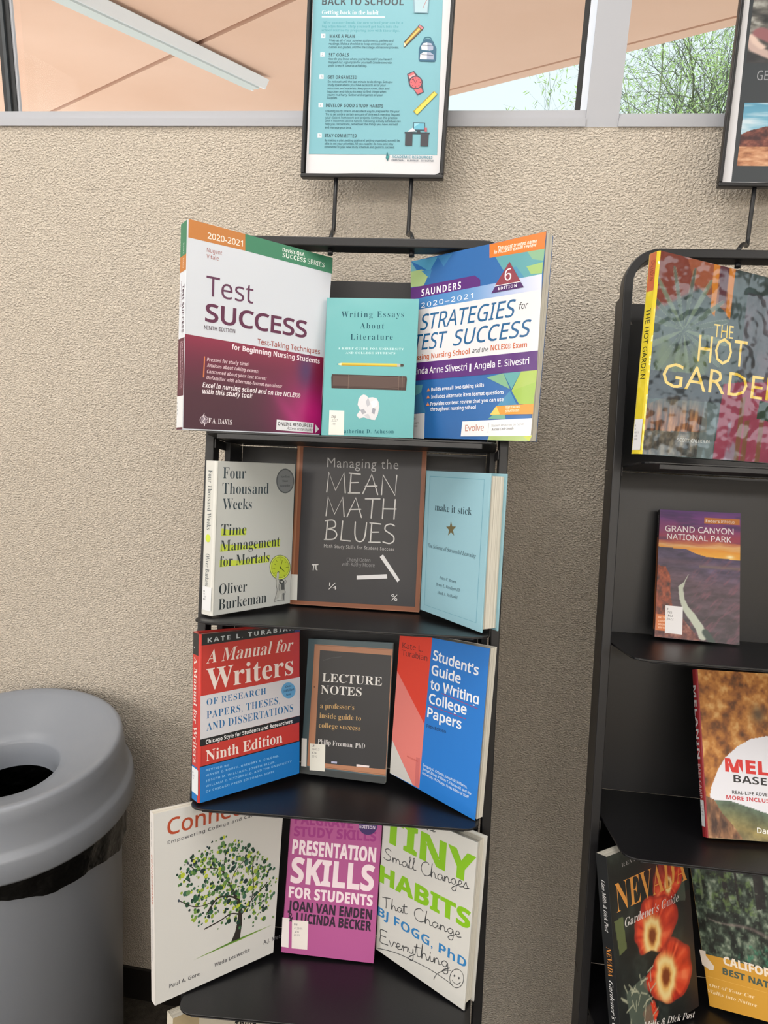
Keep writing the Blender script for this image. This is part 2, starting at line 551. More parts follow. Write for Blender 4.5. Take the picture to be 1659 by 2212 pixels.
def paint_nevada(a, b):
    im = ramp(fbm(a * 6, b * 8, 51), [(.3, '#141718'), (.6, '#1E2322'), (.85, '#36403A')])
    im = mixc(im, '#2E2220', np.clip((a - .78) * 6, 0, 1) * (b > .35) * .8)
    im = mixc(im, '#6E7A4A', pmask(a, b, [(.03, .34), (.13, .33), (.15, .50), (.06, .52)]) * .75)
    im = mixc(im, '#5A6658', pmask(a, b, [(.82, .14), (.95, .12), (.93, .4), (.82, .38)]) * .6)
    im = flower(im, a, b, .72, .24, .2, .13, .72, .27, .06)
    im = mixc(im, '#5A1A22', np.exp(-(((a - .6) / .2) ** 2 + ((b - .17) / .07) ** 2)) * .6)
    im = flower(im, a, b, .52, .44, .28, .155, .47, .50, .14)
    im = flower(im, a, b, .66, .74, .3, .17, .60, .745, .16)
    im = flower(im, a, b, .37, .90, .09, .07, 9, 9, .1)
    sp = pmask(a, b, [(.1, .72), (.34, .68), (.42, .98), (.14, 1)])
    im = mixc(im, '#586458', sp * .8)
    rnd = random.Random(5)
    for _ in range(46):
        x, y = rnd.uniform(.08, .42), rnd.uniform(.66, .99)
        t = rnd.uniform(0, 6.28)
        im = mixc(im, '#A8AA92', np.clip((.006 - sdist(a, b, [(x, y), (x + .08 * math.cos(t), y + .05 * math.sin(t))])) / .004, 0, 1) * .9)
    return im


def paint_forest(a, b):
    n = fbm(a * 18, b * 22, 61)
    im = ramp(n, [(.25, '#121614'), (.45, '#26302A'), (.62, '#4E5E50'), (.8, '#93A08E')])
    for x, w in ((.07, .03), (.3, .05), (.42, .03), (.6, .09), (.85, .06)):
        im = mixc(im, ('#6E7A62' if x < .1 else '#1E1A1C'), pmask(a, b, [(x, 0), (x + w, 0), (x + w, .3), (x, .32)]) * .85)
    im = mixc(im, '#6E8A4E', np.clip((fbm(a * 26, b * 30, 63) - .52) * 5, 0, 1) * pmask(a, b, [(0, .12), (.55, .08), (.6, .36), (0, .36)]) * .7)
    path = np.clip(1 - np.abs(b - (.40 + .13 * a + .02 * np.sin(a * 9))) / (.004 + .028 * a), 0, 1)
    im = mixc(im, '#9A8684', path * (a > .1) * (.4 + .6 * n))
    im = mixc(im, '#3E8468', np.clip((fbm(a * 30, b * 34, 66) - .5) * 5, 0, 1) * pmask(a, b, [(.4, .56), (1, .5), (1, .72), (.35, .66)]) * .8)
    return mixc(im, '#9AAE94', np.clip((vnoise(a * 60, b * 60, 69) - .78) * 8, 0, 1) * .5 * (b > .2))


def paint_bones(a, b):
    im = ramp(fbm(a * 9, b * 11, 71), [(.3, '#26282A'), (.6, '#5C5A56'), (.8, '#A0A09A')])
    im = mixc(im, '#2A2A2E', np.clip((b - .8) * 10, 0, 1) * .8)
    for pts, w, c in (([(.0, .72), (.05, .82), (.2, .93)], .05, '#B8A098'), ([(.02, .66), (.05, .74), (.1, .80)], .035, '#D0B8AC'),
                      ([(.08, .62), (.2, .72), (.32, .72)], .07, '#8A5A5E'), ([(.3, .66), (.6, .6)], .08, '#B0A0A0')):
        im = mixc(im, c, np.clip((w - sdist(a, b, pts)) / .02, 0, 1))
    return im


def paint_redrock(a, b):
    im = ramp(b, [(0, '#4F8CA8'), (.3, '#6AA4BE'), (.62, '#A8C4D0')])
    im = mixc(im, '#C8D4DC', np.clip((fbm(a * 3, b * 10, 81) - .5) * 4, 0, 1) * (b < .5) * .9)
    rock = pmask(a, b, [(.0, .5), (.06, .44), (.18, .37), (.23, .36), (.25, .45), (.22, .5), (.3, .52), (.42, .46), (.6, .4), (.9, .5), (1, .7), (.0, .74)])
    im = mixc(im, ramp(fbm(a * 22, b * 16, 83), [(.3, '#3E2224'), (.6, '#6E3C34'), (.85, '#9A6450')]), rock)
    gnd = ramp(fbm(a * 14, b * 20, 85), [(.25, '#7A4A34'), (.5, '#B07A58'), (.8, '#D0A482')])
    return np.where((b > .7)[:, None], gnd, im)


_ART = None


def art_mat(gl):
    m = bpy.data.materials.new('printed_picture')
    m.use_nodes = True
    nt = m.node_tree
    b = nt.nodes['Principled BSDF']
    at = nt.nodes.new('ShaderNodeAttribute')
    at.attribute_name = 'Col'
    nt.links.new(at.outputs['Color'], b.inputs['Base Color'])
    b.inputs['Roughness'].default_value = gl['rough']
    tc = nt.nodes.new('ShaderNodeTexCoord')
    n = nt.nodes.new('ShaderNodeTexNoise')
    n.inputs['Scale'].default_value = gl['bump'][1]
    n.inputs['Detail'].default_value = 2
    bp = nt.nodes.new('ShaderNodeBump')
    bp.inputs['Strength'].default_value = gl['bump'][2]
    bp.inputs['Distance'].default_value = gl['bump'][3]
    nt.links.new(tc.outputs['Object'], n.inputs['Vector'])
    nt.links.new(n.outputs['Fac'], bp.inputs['Height'])
    nt.links.new(bp.outputs['Normal'], b.inputs['Normal'])
    return m


def art_panel(name, painter, quad, nx, ny, z, parent, gl):
    """quad: TL TR BR BL in mm"""
    q = np.array(quad, float).reshape(4, 2) / 1000
    A, Bq = np.meshgrid(np.linspace(0, 1, nx + 1), np.linspace(0, 1, ny + 1))
    a, b = A.ravel(), Bq.ravel()
    P = (q[0] * ((1 - a) * (1 - b))[:, None] + q[1] * (a * (1 - b))[:, None] + q[2] * (a * b)[:, None] + q[3] * ((1 - a) * b)[:, None])
    im = np.clip(globals()['paint_' + painter](a, b), 0, 1)
    im = np.where(im <= .04045, im / 12.92, ((im + .055) / 1.055) ** 2.4)
    k = nx + 1
    i, j = np.meshgrid(np.arange(nx), np.arange(ny))
    s = (j * k + i).ravel()
    F = np.stack([s + k, s + k + 1, s + 1, s], 1)
    me = bpy.data.meshes.new(name)
    me.vertices.add(len(a))
    me.vertices.foreach_set('co', np.c_[P, np.full(len(a), z)].astype(np.float32).ravel())
    me.loops.add(F.size)
    me.loops.foreach_set('vertex_index', F.ravel().astype(np.int32))
    me.polygons.add(len(F))
    me.polygons.foreach_set('loop_start', np.arange(0, F.size, 4, dtype=np.int32))
    me.polygons.foreach_set('loop_total', np.full(len(F), 4, dtype=np.int32))
    ca = me.color_attributes.new('Col', 'FLOAT_COLOR', 'POINT')
    ca.data.foreach_set('color', np.c_[im, np.ones(len(a))].astype(np.float32).ravel())
    me.materials.append(art_mat(gl))
    me.update()
    me.validate()
    o = bpy.data.objects.new(name, me)
    COL.objects.link(o)
    o.parent = parent
    return o


def local_conv(x, y, z):
    return (x / 1000, y / 1000, z)


def print_items(host, D, gl, z0=0.00008, name='cover_print'):
    """everything printed on a flat sheet: shapes and lettering in one mesh, pictures and labels as parts of their own"""
    c = local_conv
    mb = MB()
    k = 0
    lab = None
    labs = []
    for it in D['items']:
        k += 1
        z = z0 + k * 0.000012
        t = it[0]
        if t == 'a':
            quad = it[2] if it[2] else [v for p in D['c'] for v in p]
            art_panel('cover_picture', it[1], quad, it[3], it[4], z, host, gl)
            continue
        if t == 'L':
            lab = MB()
            q = [(it[2][i] / 1000, it[2][i + 1] / 1000) for i in range(0, 8, 2)][::-1]
            zl = z0 + len(D['items']) * 0.000012 + .0001
            lab.prism(q, z0 * .5, zl, mat('label_paper', it[1], 0.6))
            labs.append((lab, zl))
            continue
        m = ink(it[1], gl) if isinstance(it[1], str) else None
        if t == 'T':
            lab, zl = labs[-1]
            put_text(lab, mat('label_type', it[1], 0.6), it[3], it[2], *it[4:9], zl + .00005, it[9], c)
        elif t == 't': put_text(mb, m, it[3], it[2], *it[4:9], z, it[9], c)
        elif t == 'h': put_strokes(mb, m, it[3], CHALK, *it[4:9], it[2], z, c, False)
        elif t == 'w': put_strokes(mb, m, it[3], HAND, *it[4:9], it[2], z, c, True)
        elif t == 'p':
            q = it[2]
            P = [(q[i], q[i + 1]) for i in range(0, len(q), 2)]
            s = sum(P[i][0] * P[(i + 1) % len(P)][1] - P[(i + 1) % len(P)][0] * P[i][1] for i in range(len(P)))
            if s < 0: P.reverse()
            mb.poly([c(*p, z) for p in P], m)
        elif t == 'l':
            q = it[3]
            P = [(q[i], q[i + 1]) for i in range(0, len(q), 2)]
            put_stroke(mb, m, P if (len(P) < 4 or P[0] == P[-1]) else smooth_line(P, 4), it[2], z, c)
        elif t == 'e':
            _, _, cx, cy, ax, ay, bx, by = it
            mb.poly([c(cx + ax * math.cos(u) + bx * math.sin(u), cy + ay * math.cos(u) + by * math.sin(u), z) for u in [j * math.pi / 14 for j in range(28)]], m)
        elif t == 's':
            _, _, cx, cy, ax, ay, bx, by = it
            pts = []
            for j in range(10):
                u = math.pi / 2 + j * math.pi / 5
                r = 1 if j % 2 == 0 else .4
                pts.append(c(cx + r * (ax * math.cos(u) + bx * math.sin(u)), cy + r * (ay * math.cos(u) + by * math.sin(u)), z))
            for j in range(0, 10, 2):
                mb.poly([pts[j], pts[(j + 1) % 10], (cx / 1000, cy / 1000, z), pts[(j - 1) % 10]], m)
        elif t == 'r':
            _, _, cx, cy, ax, ay, bx, by, w = it
            put_stroke(mb, m, [(cx + ax * math.cos(u) + bx * math.sin(u), cy + ay * math.cos(u) + by * math.sin(u)) for u in [j * math.pi / 16 for j in range(33)]], w, z, c)
        elif t == 'v':
            _, cx, cy, ax, ay, bx, by, n = it
            rnd = random.Random(8)
            cols = ['#1E4A34', '#2A5A3C', '#16382C', '#4E7A3C', '#6E9444', '#8EA83A', '#B4C238', '#1A3030', '#3A6450', '#5E8452']
            for j in range(n * 2):
                u = rnd.uniform(0, 2 * math.pi)
                r = math.sqrt(rnd.uniform(0, 1)) * (1 + .05 * math.sin(u * 5))
                if r > .88 and rnd.random() < .45: continue
                px, py = cx + r * (ax * math.cos(u) + bx * math.sin(u)), cy + r * (ay * math.cos(u) + by * math.sin(u))
                if math.sin(u) < -.55 and abs(math.cos(u)) < .5 and r > .6 and rnd.random() < .7: continue
                s = rnd.choice((1.0, 1.3, 1.6, 2.0, 2.4, 3.2 if rnd.random() < .4 else 1.8)) * 1.05
                mb.poly([c(px + s * math.cos(w), py + s * 1.12 * math.sin(w), z + j * 1e-7) for w in [q * math.pi / 6 for q in range(12)]], ink(rnd.choice(cols), gl))
    if mb.f:
        mb.build(name, host)
    for lb, _ in labs:
        lb.build('call_number_label', host)
# ------------------------------------------------------------------ what is printed on each cover: millimetres on the cover, from its lower left corner
PRINTS = {
 'test': dict(o=[-0.4182, 0.8984, -0.1539], x=[0.73603, 0.66361, -0.13371], y=[-0.01867, 0.21734, 0.97592], c=[[-4.0, 275.1], [217.9, 266.7], [210.9, 6.5], [1.6, -2.7]], base='#D3D8E1', items=[
  ["p", "#C27A34", [-2.38, 276.12, 77.75, 275.21, 78.87, 252.53, -1.94, 252.04]],
  ["p", "#37805E", [77.75, 275.21, 218.26, 272.77, 218.64, 249.37, 78.87, 252.53]],
  ["a", "magenta", [-1.1, 125.02, 211.31, 123.32, 212.44, 8.19, 1.87, -1.2], 60, 40],
  ["t", "#F0E8DC", "BS", "2020-2021", 24.3, 256.75, 74.9, 257.33, 8.19, 1],
  ["t", "#9A4A40", "S", "Nugent", 24.07, 238.98, 45.61, 239.16, 5.47, 1],
  ["t", "#9A4A40", "S", "Vitale", 24.04, 230.5, 41.14, 230.81, 5.47, 1],
  ["t", "#E8F0EA", "B", "Davis’s Q&A", 135.48, 264.27, 170.82, 264.42, 5.4, 1],
  ["t", "#E8F0EA", "B", "SUCCESS", 135.9, 256.4, 173.22, 256.37, 6.23, 1],
  ["t", "#E8F0EA", "S", "SERIES", 176.17, 256.14, 204.79, 255.7, 6.79, 1],
  ["t", "#5E2A4C", "S", "Test", 25.65, 180.97, 94.13, 182.29, 26.54, 1],
  ["t", "#5C1A40", "N", "SUCCESS", 25.73, 146.8, 181.06, 148.01, 24.09, 1],
  ["t", "#4A3040", "M", "NINTH EDITION", 24.99, 135.53, 69.59, 137.24, 5.15, 1],
  ["t", "#A04A42", "M", "Test-Taking Techniques", 103.44, 127.41, 204.73, 127.25, 7.45, 1],
  ["t", "#F2E4EA", "B", "for Beginning Nursing Students", 65.47, 114.13, 205.05, 113.17, 7.31, 1],
  ["p", "#D07848", [26.42, 99.01, 28.08, 99.04, 27.9, 70.54, 26.03, 70.51]],
  ["t", "#DCC0C8", "BI", "Pressed for study time?", 30.64, 93.18, 92.24, 94.58, 4.79, 1],
  ["t", "#DCC0C8", "BI", "Anxious about taking exams?", 30.99, 85.4, 108.01, 86.61, 4.79, 1],
  ["t", "#DCC0C8", "BI", "Concerned about your test scores?", 31.37, 77.01, 119.93, 77.99, 4.8, 1],
  ["t", "#DCC0C8", "BI", "Unfamiliar with alternate-format questions?", 31.32, 68.75, 144.97, 69.48, 4.8, 1],
  ["t", "#F4EAEE", "BI", "Excel in nursing school and on the NCLEX®", 26.0, 57.25, 175.51, 58.63, 6.6, 1],
  ["t", "#F4EAEE", "BI", "with this study tool!", 26.38, 48.65, 99.42, 49.94, 6.61, 1],
  ["t", "#EAE0E4", "SB", "F.A. DAVIS", 36.52, 9.46, 70.9, 9.64, 6.89, 1],
  ["r", "#CDBCC6", 30.07, 12.73, 5.44, 0.5, -0.25, 5.64, 0.82],
  ["e", "#8C7A88", 30.07, 12.73, 4.18, 0.38, -0.19, 4.43],
  ["l", "#EFE6EA", 0.82, [30.1, 21.43, 28.83, 17.26, 31.67, 14.5, 28.49, 10.77, 31.55, 7.81, 30.87, 4.3]],
  ["l", "#CDBCC6", 0.41, [24.81, 13.86, 35.48, 13.83]],
  ["l", "#CDBCC6", 0.41, [25.64, 9.3, 35.26, 9.35]],
  ["p", "#ECECF0", [138.91, 23.34, 199.86, 23.83, 199.71, 8.94, 138.76, 8.28]],
  ["t", "#3A3036", "B", "ONLINE RESOURCES", 141.23, 15.16, 197.73, 17.21, 5.15, 1],
  ["t", "#5A5056", "I", "Access code inside", 155.81, 10.36, 198.33, 11.05, 4.33, 1],
  ["p", "#ECECF0", [202.74, 22.09, 209.46, 15.54, 203.26, 8.79]],
 ]),
 'essays': dict(o=[-0.2516, 1.0039, -0.1699], x=[0.99515, 0.0961, 0.02082], y=[-0.0529, 0.34479, 0.93719], c=[[-0.8, 208.0], [135.6, 208.4], [134.5, -0.1], [0.4, 0.4]], base='#6FB0B3', items=[
  ["t", "#20505E", "R", "Writing Essays", 21.58, 178.35, 114.13, 180.43, 9.04, 1.25],
  ["t", "#20505E", "R", "About", 50.29, 161.8, 85.79, 162.1, 8.56, 1.25],
  ["t", "#20505E", "R", "Literature", 36.77, 144.66, 99.12, 145.8, 8.54, 1.25],
  ["t", "#D0ECEC", "SB", "A BRIEF GUIDE FOR UNIVERSITY", 18.81, 129.23, 116.05, 130.55, 3.13, 1.2],
  ["t", "#D0ECEC", "SB", "AND COLLEGE STUDENTS", 30.74, 123.01, 103.69, 124.02, 3.13, 1.2],
  ["p", "#D6C052", [25.23, 109.25, 108.16, 109.89, 108.34, 105.23, 24.98, 105.22]],
  ["p", "#B89A38", [25.34, 106.79, 108.27, 107.0, 108.34, 105.23, 24.98, 105.22]],
  ["p", "#E8DCB0", [16.99, 107.04, 25.23, 109.25, 24.98, 105.22]],
  ["p", "#2E7F90", [16.99, 107.04, 20.24, 108.01, 20.32, 106.23]],
  ["p", "#B4B0A4", [107.07, 109.86, 112.07, 109.76, 112.25, 105.32, 107.25, 105.42]],
  ["p", "#4A4540", [112.07, 109.76, 116.43, 109.42, 116.95, 107.21, 116.15, 105.42, 112.25, 105.32]],
  ["p", "#4C3E3B", [11.79, 91.97, 121.46, 91.36, 122.47, 87.4, 121.62, 70.16, 12.14, 70.85, 10.94, 86.83]],
  ["p", "#5E4E4A", [13.46, 89.11, 119.81, 89.11, 119.72, 74.52, 13.71, 74.67]],
  ["l", "#79695F", 0.66, [36.54, 91.91, 36.62, 71.04]],
  ["l", "#79695F", 0.66, [110.63, 91.09, 110.56, 70.75]],
  ["l", "#79695F", 0.66, [115.83, 91.22, 115.75, 70.88]],
  ["l", "#79695F", 0.44, [37.95, 89.72, 109.4, 89.29]],
  ["l", "#79695F", 0.44, [37.81, 73.73, 109.59, 73.37]],
  ["p", "#D8D8DC", [52.78, 55.76, 56.47, 60.94, 60.1, 62.58, 64.08, 61.14, 66.83, 57.9, 73.31, 58.73, 78.79, 57.55, 82.27, 52.14, 83.68, 44.47, 81.97, 33.43, 78.21, 24.98, 72.57, 25.26, 68.18, 26.45, 61.59, 28.46, 54.73, 26.51, 50.6, 31.45, 53.06, 34.82, 55.69, 39.29, 51.65, 46.9]],
  ["p", "#A6A8B0", [55.69, 39.29, 61.03, 41.2, 65.21, 35.16, 59.23, 32.79]],
  ["p", "#B8BAC2", [66.83, 57.9, 70.49, 48.51, 66.34, 43.99, 63.19, 51.62]],
  ["p", "#F0F0F2", [70.35, 51.81, 78.88, 55.35, 80.77, 46.59, 73.98, 43.1]],
  ["p", "#9A9CA6", [73.98, 43.1, 78.37, 41.68, 76.99, 33.29, 72.57, 35.36]],
  ["p", "#C4C6CC", [61.45, 31.75, 67.85, 34.13, 72.57, 25.26, 68.18, 26.45]],
  ["t", "#22606C", "R", "Catherine D. Acheson", 27.94, 4.22, 106.2, 6.09, 5.7, 1.15],
  ["L", "#E2E2DA", [10.67, 37.6, 32.48, 37.55, 33.51, 1.31, 11.12, 1.09]],
  ["T", "#66666A", "B", "Zsp", 13.81, 26.67, 20.79, 26.64, 3.96, 1],
  ["T", "#66666A", "B", ".2237", 14.09, 20.95, 23.24, 20.99, 3.52, 1],
  ["T", "#66666A", "B", ".11", 15.21, 15.7, 20.01, 15.62, 3.52, 1],
 ]),
 'strat': dict(o=[-0.1333, 1.0716, -0.179], x=[0.85648, -0.49894, 0.13228], y=[-0.03084, 0.20636, 0.97799], c=[[-6.2, 269.3], [217.5, 273.9], [209.0, -1.2], [4.3, 3.3]], base='#2B66A8', items=[
  ["p", "#4E96BC", [-6.22, 269.34, 42.67, 268.92, 29.0, 248.82, 13.38, 258.71]],
  ["p", "#6FA6B0", [-6.19, 268.67, 17.33, 237.43, 6.45, 233.43, -6.56, 255.05]],
  ["p", "#A4BE84", [-6.5, 253.94, 13.62, 254.31, 29.06, 247.73, 19.15, 229.56, -5.2, 230.56]],
  ["p", "#3F84B4", [13.75, 252.11, 32.91, 251.49, 29.55, 239.01]],
  ["p", "#3A7CB2", [42.67, 268.92, 68.9, 269.0, 54.19, 252.65]],
  ["p", "#5E9FA6", [141.41, 252.78, 216.58, 253.44, 214.4, 218.26, 175.88, 216.8, 154.24, 233.78]],
  ["p", "#86B28E", [189.35, 254.04, 216.58, 253.44, 215.46, 236.36, 198.95, 240.84]],
  ["p", "#4E8FB0", [154.24, 233.78, 174.82, 234.72, 189.31, 217.31, 169.1, 216.14]],
  ["p", "#9DBE74", [190.64, 232.37, 214.93, 234.52, 214.28, 220.2, 197.9, 221.57]],
  ["p", "#D5792F", [130.82, 271.66, 217.48, 273.92, 216.05, 251.61, 131.91, 252.85]],
  ["t", "#F4E6D8", "BI", "The most trusted name", 144.42, 261.75, 204.25, 261.65, 4.87, 1],
  ["t", "#F4E6D8", "BI", "in NCLEX® exam review", 138.8, 257.02, 204.1, 256.85, 4.89, 1],
  ["p", "#5A2A78", [-4.57, 229.37, 108.85, 232.17, 118.57, 225.06, 119.14, 215.34, -4.41, 211.2]],
  ["t", "#F0ECF4", "B", "SAUNDERS", 15.84, 214.69, 86.49, 216.49, 10.15, 1.2],
  ["a", "bluefade", [-4.44, 211.64, 214.34, 219.23, 215.13, 198.89, -3.51, 194.91], 24, 4],
  ["t", "#F0F2F6", "B", "2020–2021", 16.27, 197.12, 108.19, 200.86, 7.07, 1.25],
  ["p", "#DDDDE1", [-3.51, 194.91, 215.13, 198.89, 214.51, 118.9, 0.89, 115.57]],
  ["t", "#205E8E", "I", "STRATEGIES", 15.91, 163.79, 178.33, 167.78, 23.24, 1],
  ["t", "#26282C", "I", "for", 182.79, 176.41, 196.6, 176.83, 8.77, 1],
  ["t", "#205E8E", "I", "TEST", 6.91, 134.5, 66.65, 134.94, 23.42, 1],
  ["t", "#205E8E", "I", "SUCCESS", 77.26, 136.02, 203.24, 139.35, 22.02, 1],
  ["t", "#C05C2C", "B", "Passing Nursing School", 2.1, 119.28, 106.5, 122.42, 7.61, 1],
  ["t", "#26282C", "I", "and the", 110.94, 123.14, 137.77, 123.64, 6.29, 1],
  ["t", "#C05C2C", "B", "NCLEX® Exam", 141.31, 124.4, 197.7, 124.69, 7.4, 1],
  ["p", "#582A76", [0.89, 115.57, 214.51, 118.9, 214.97, 93.12, 2.38, 88.69]],
  ["t", "#F2EEF6", "M", "Linda Anne Silvestri", 8.35, 98.42, 103.31, 99.59, 9.38, 1],
  ["t", "#F2EEF6", "B", "|", 107.56, 99.76, 110.55, 99.8, 8.83, 1],
  ["t", "#F2EEF6", "M", "Angela E. Silvestri", 115.74, 100.12, 202.37, 102.12, 8.78, 1],
  ["p", "#5FA3A4", [163.75, 91.64, 191.13, 92.51, 177.77, 69.2]],
  ["p", "#A8C058", [191.13, 92.51, 214.97, 93.12, 214.37, 77.5, 177.89, 67.19]],
  ["p", "#7FB08A", [136.75, 87.37, 163.75, 91.64, 175.47, 69.3]],
  ["p", "#4088B0", [144.57, 35.61, 175.59, 67.28, 188.2, 46.81]],
  ["p", "#9CBC4C", [177.89, 67.19, 214.37, 77.5, 212.25, 47.15, 190.35, 48.75]],
  ["p", "#6FA890", [142.53, 29.46, 167.51, 47.36, 170.91, 29.04]],
  ["p", "#AEC478", [146.26, 6.72, 212.9, 6.71, 208.54, -1.62, 143.3, -0.31]],
  ["p", "#C4CE50", [199.7, 4.72, 212.9, 6.71, 208.98, -1.62]],
  ["p", "#5E9FA8", [8.15, 81.73, 26.0, 82.48, 23.86, 71.09, 9.08, 64.96]],
  ["p", "#3B78A4", [9.08, 64.96, 23.86, 71.09, 33.9, 39.88, 10.45, 40.35]],
  ["p", "#D88C5E", [36.74, 77.17, 40.3, 71.99, 34.03, 71.8]],
  ["p", "#D88C5E", [36.78, 66.64, 40.35, 61.47, 34.07, 61.24]],
  ["p", "#D88C5E", [36.84, 55.88, 40.4, 50.73, 34.13, 50.45]],
  ["t", "#E4ECF6", "B", "Builds overall test-taking skills", 42.22, 71.7, 133.39, 74.53, 5.26, 1],
  ["t", "#E4ECF6", "B", "Includes alternate item format questions", 42.82, 60.96, 165.87, 63.42, 5.27, 1],
  ["t", "#E4ECF6", "B", "Provides content review that you can use", 42.05, 50.47, 165.99, 53.48, 5.27, 1],
  ["t", "#E4ECF6", "B", "throughout nursing school", 42.5, 42.56, 121.72, 43.77, 5.28, 1],
  ["p", "#E2962E", [145.81, 34.97, 155.81, 47.05, 212.61, 48.52, 212.33, 34.74]],
  ["p", "#F2C860", [145.81, 34.97, 155.1, 47.07, 161.68, 35.29]],
  ["t", "#FBEBD0", "B", "TEST-TAKING", 170.1, 42.83, 191.76, 43.92, 3.06, 1],
  ["t", "#FBEBD0", "B", "STRATEGIES", 170.38, 37.97, 191.39, 38.74, 3.04, 1],
  ["p", "#EEEEF0", [100.19, 26.27, 211.55, 29.43, 210.76, 5.72, 98.61, 5.03]],
  ["t", "#B0603C", "S", "Evolve", 105.81, 12.24, 136.72, 12.96, 8.9, 1],
  ["l", "#8A8A8C", 0.45, [144.55, 23.66, 143.9, 10.03]],
  ["t", "#77777C", "S", "Student Resources on Evolve", 149.18, 18.26, 199.23, 20.27, 3.09, 1],
  ["t", "#4A4A50", "BI", "Access Code Inside", 149.49, 12.9, 184.43, 14.37, 3.31, 1],
  ["p", "#8A3A48", [164.57, 242.6, 183.29, 213.42, 143.04, 212.81]],
  ["p", "#4A2262", [143.8, 211.91, 183.32, 213.02, 188.7, 205.24, 138.14, 203.32]],
  ["l", "#F0F0F0", 0.89, [143.29, 212.58, 183.29, 213.42]],
  ["t", "#F4F0F2", "S", "6", 158.2, 217.62, 168.55, 217.8, 15.74, 1],
  ["t", "#EEE8F2", "B", "EDITION", 148.83, 206.41, 177.59, 207.08, 4.07, 1.3],
  ["L", "#D6D8DA", [11.68, 38.54, 31.72, 39.48, 32.76, 1.21, 12.29, 2.27]],
  ["T", "#55555A", "B", "EO", 12.14, 30.26, 15.52, 30.44, 2.69, 1],
  ["T", "#55555A", "B", "4875", 13.94, 23.31, 22.62, 23.67, 2.68, 1],
  ["T", "#55555A", "B", "2020", 14.19, 18.83, 19.8, 19.02, 2.69, 1],
 ]),
 'four': dict(o=[-0.3625, 0.8551, -0.4045], x=[0.51074, 0.84551, -0.15574], y=[-0.02339, 0.19475, 0.98057], c=[[0.2, 212.6], [143.6, 212.6], [144.0, 0.0], [-0.2, -0.0]], base='#C6C7C3', items=[
  ["t", "#36444C", "R", "Four", 9.47, 189.22, 49.65, 189.45, 15.34, 1],
  ["t", "#36444C", "R", "Thousand", 9.12, 167.8, 92.56, 167.86, 15.39, 1],
  ["t", "#36444C", "R", "Weeks", 10.28, 146.7, 61.93, 146.03, 14.91, 1],
  ["p", "#C8D84A", [9.93, 120.71, 28.7, 117.11, 53.95, 119.15, 52.92, 109.45, 9.49, 110.2]],
  ["p", "#C8D84A", [9.08, 98.84, 60.17, 94.07, 118.67, 99.87, 118.02, 88.74, 8.62, 88.59]],
  ["p", "#C8D84A", [8.73, 77.03, 46.49, 73.41, 99.18, 77.54, 98.33, 66.86, 8.6, 67.14]],
  ["t", "#2E363A", "R", "Time", 9.11, 111.19, 53.25, 110.15, 14.99, 1],
  ["t", "#2E363A", "R", "Management", 9.12, 88.83, 117.97, 89.65, 15.05, 1],
  ["t", "#2E363A", "R", "for Mortals", 8.76, 67.41, 98.49, 67.45, 14.68, 1],
  ["t", "#2E363A", "R", "Oliver", 8.88, 28.79, 57.89, 28.1, 14.78, 1],
  ["t", "#2E363A", "R", "Burkeman", 8.85, 7.17, 95.49, 7.41, 15.25, 1],
  ["e", "#5E6063", 124.35, 186.92, 17.98, 0.18, -0.94, 18.53],
  ["e", "#86888A", 124.35, 186.92, 15.91, 0.16, -0.85, 16.74],
  ["t", "#4A4B50", "SB", "New York", 114.9, 191.59, 133.42, 192.14, 2.97, 1],
  ["t", "#4A4B50", "SB", "Times", 118.2, 185.37, 129.67, 185.77, 2.98, 1],
  ["t", "#4A4B50", "SB", "Bestseller", 114.37, 178.2, 134.52, 178.87, 2.97, 1],
  ["e", "#6E7850", 120.58, 57.35, 21.16, -1.79, -0.94, 18.88],
  ["e", "#D2E060", 120.58, 57.35, 19.91, -1.69, -0.89, 17.97],
  ["r", "#808E30", 120.58, 57.35, 17.62, -1.49, -0.79, 15.84, 0.71],
  ["e", "#BFD03C", 120.58, 57.35, 17.21, -1.46, -0.77, 15.54],
  ["l", "#4E5A20", 0.89, [121.22, 56.69, 122.93, 62.93, 124.1, 67.71]],
  ["l", "#4E5A20", 1.25, [121.22, 56.69, 129.03, 50.52]],
  ["e", "#3E4A20", 121.22, 56.69, 1.82, -0.15, -0.08, 1.53],
  ["l", "#6E7C28", 0.71, [121.29, 71.42, 121.08, 67.64]],
  ["l", "#6E7C28", 0.72, [123.2, 45.4, 122.96, 41.92]],
  ["l", "#6E7C28", 0.7, [105.3, 56.25, 110.04, 56.29]],
  ["l", "#6E7C28", 0.72, [132.21, 56.37, 137.97, 56.34]],
  ["l", "#6E7C28", 0.7, [112.02, 68.64, 113.92, 66.38]],
  ["l", "#6E7C28", 0.7, [107.69, 63.86, 110.75, 62.11]],
  ["l", "#6E7C28", 0.72, [132.39, 64.93, 129.8, 63.45]],
  ["l", "#6E7C28", 0.72, [128.29, 44.93, 130.46, 42.42]],
  ["l", "#6E7C28", 0.7, [108.03, 48.78, 111.13, 50.31]],
  ["p", "#B8B8B2", [114.29, 50.78, 117.47, 51.25, 118.58, 45.08, 117.01, 36.11, 118.81, 32.12, 118.3, 22.28, 113.97, 28.83, 113.45, 39.5]],
  ["p", "#ACACA6", [118.81, 32.12, 128.54, 31.88, 130.53, 20.93, 119.34, 21.4]],
  ["p", "#5A5C5C", [122.71, 34.77, 129.82, 34.82, 131.07, 22.4, 124.31, 23.15]],
  ["p", "#4A4C4C", [118.92, 38.2, 125.56, 38.61, 129.79, 35.59, 128.88, 33.38, 122.87, 31.71, 119.75, 33.55]],
  ["p", "#B8B8B2", [121.62, 36.41, 126.27, 36.71, 127.2, 34.32, 123.81, 33.14]],
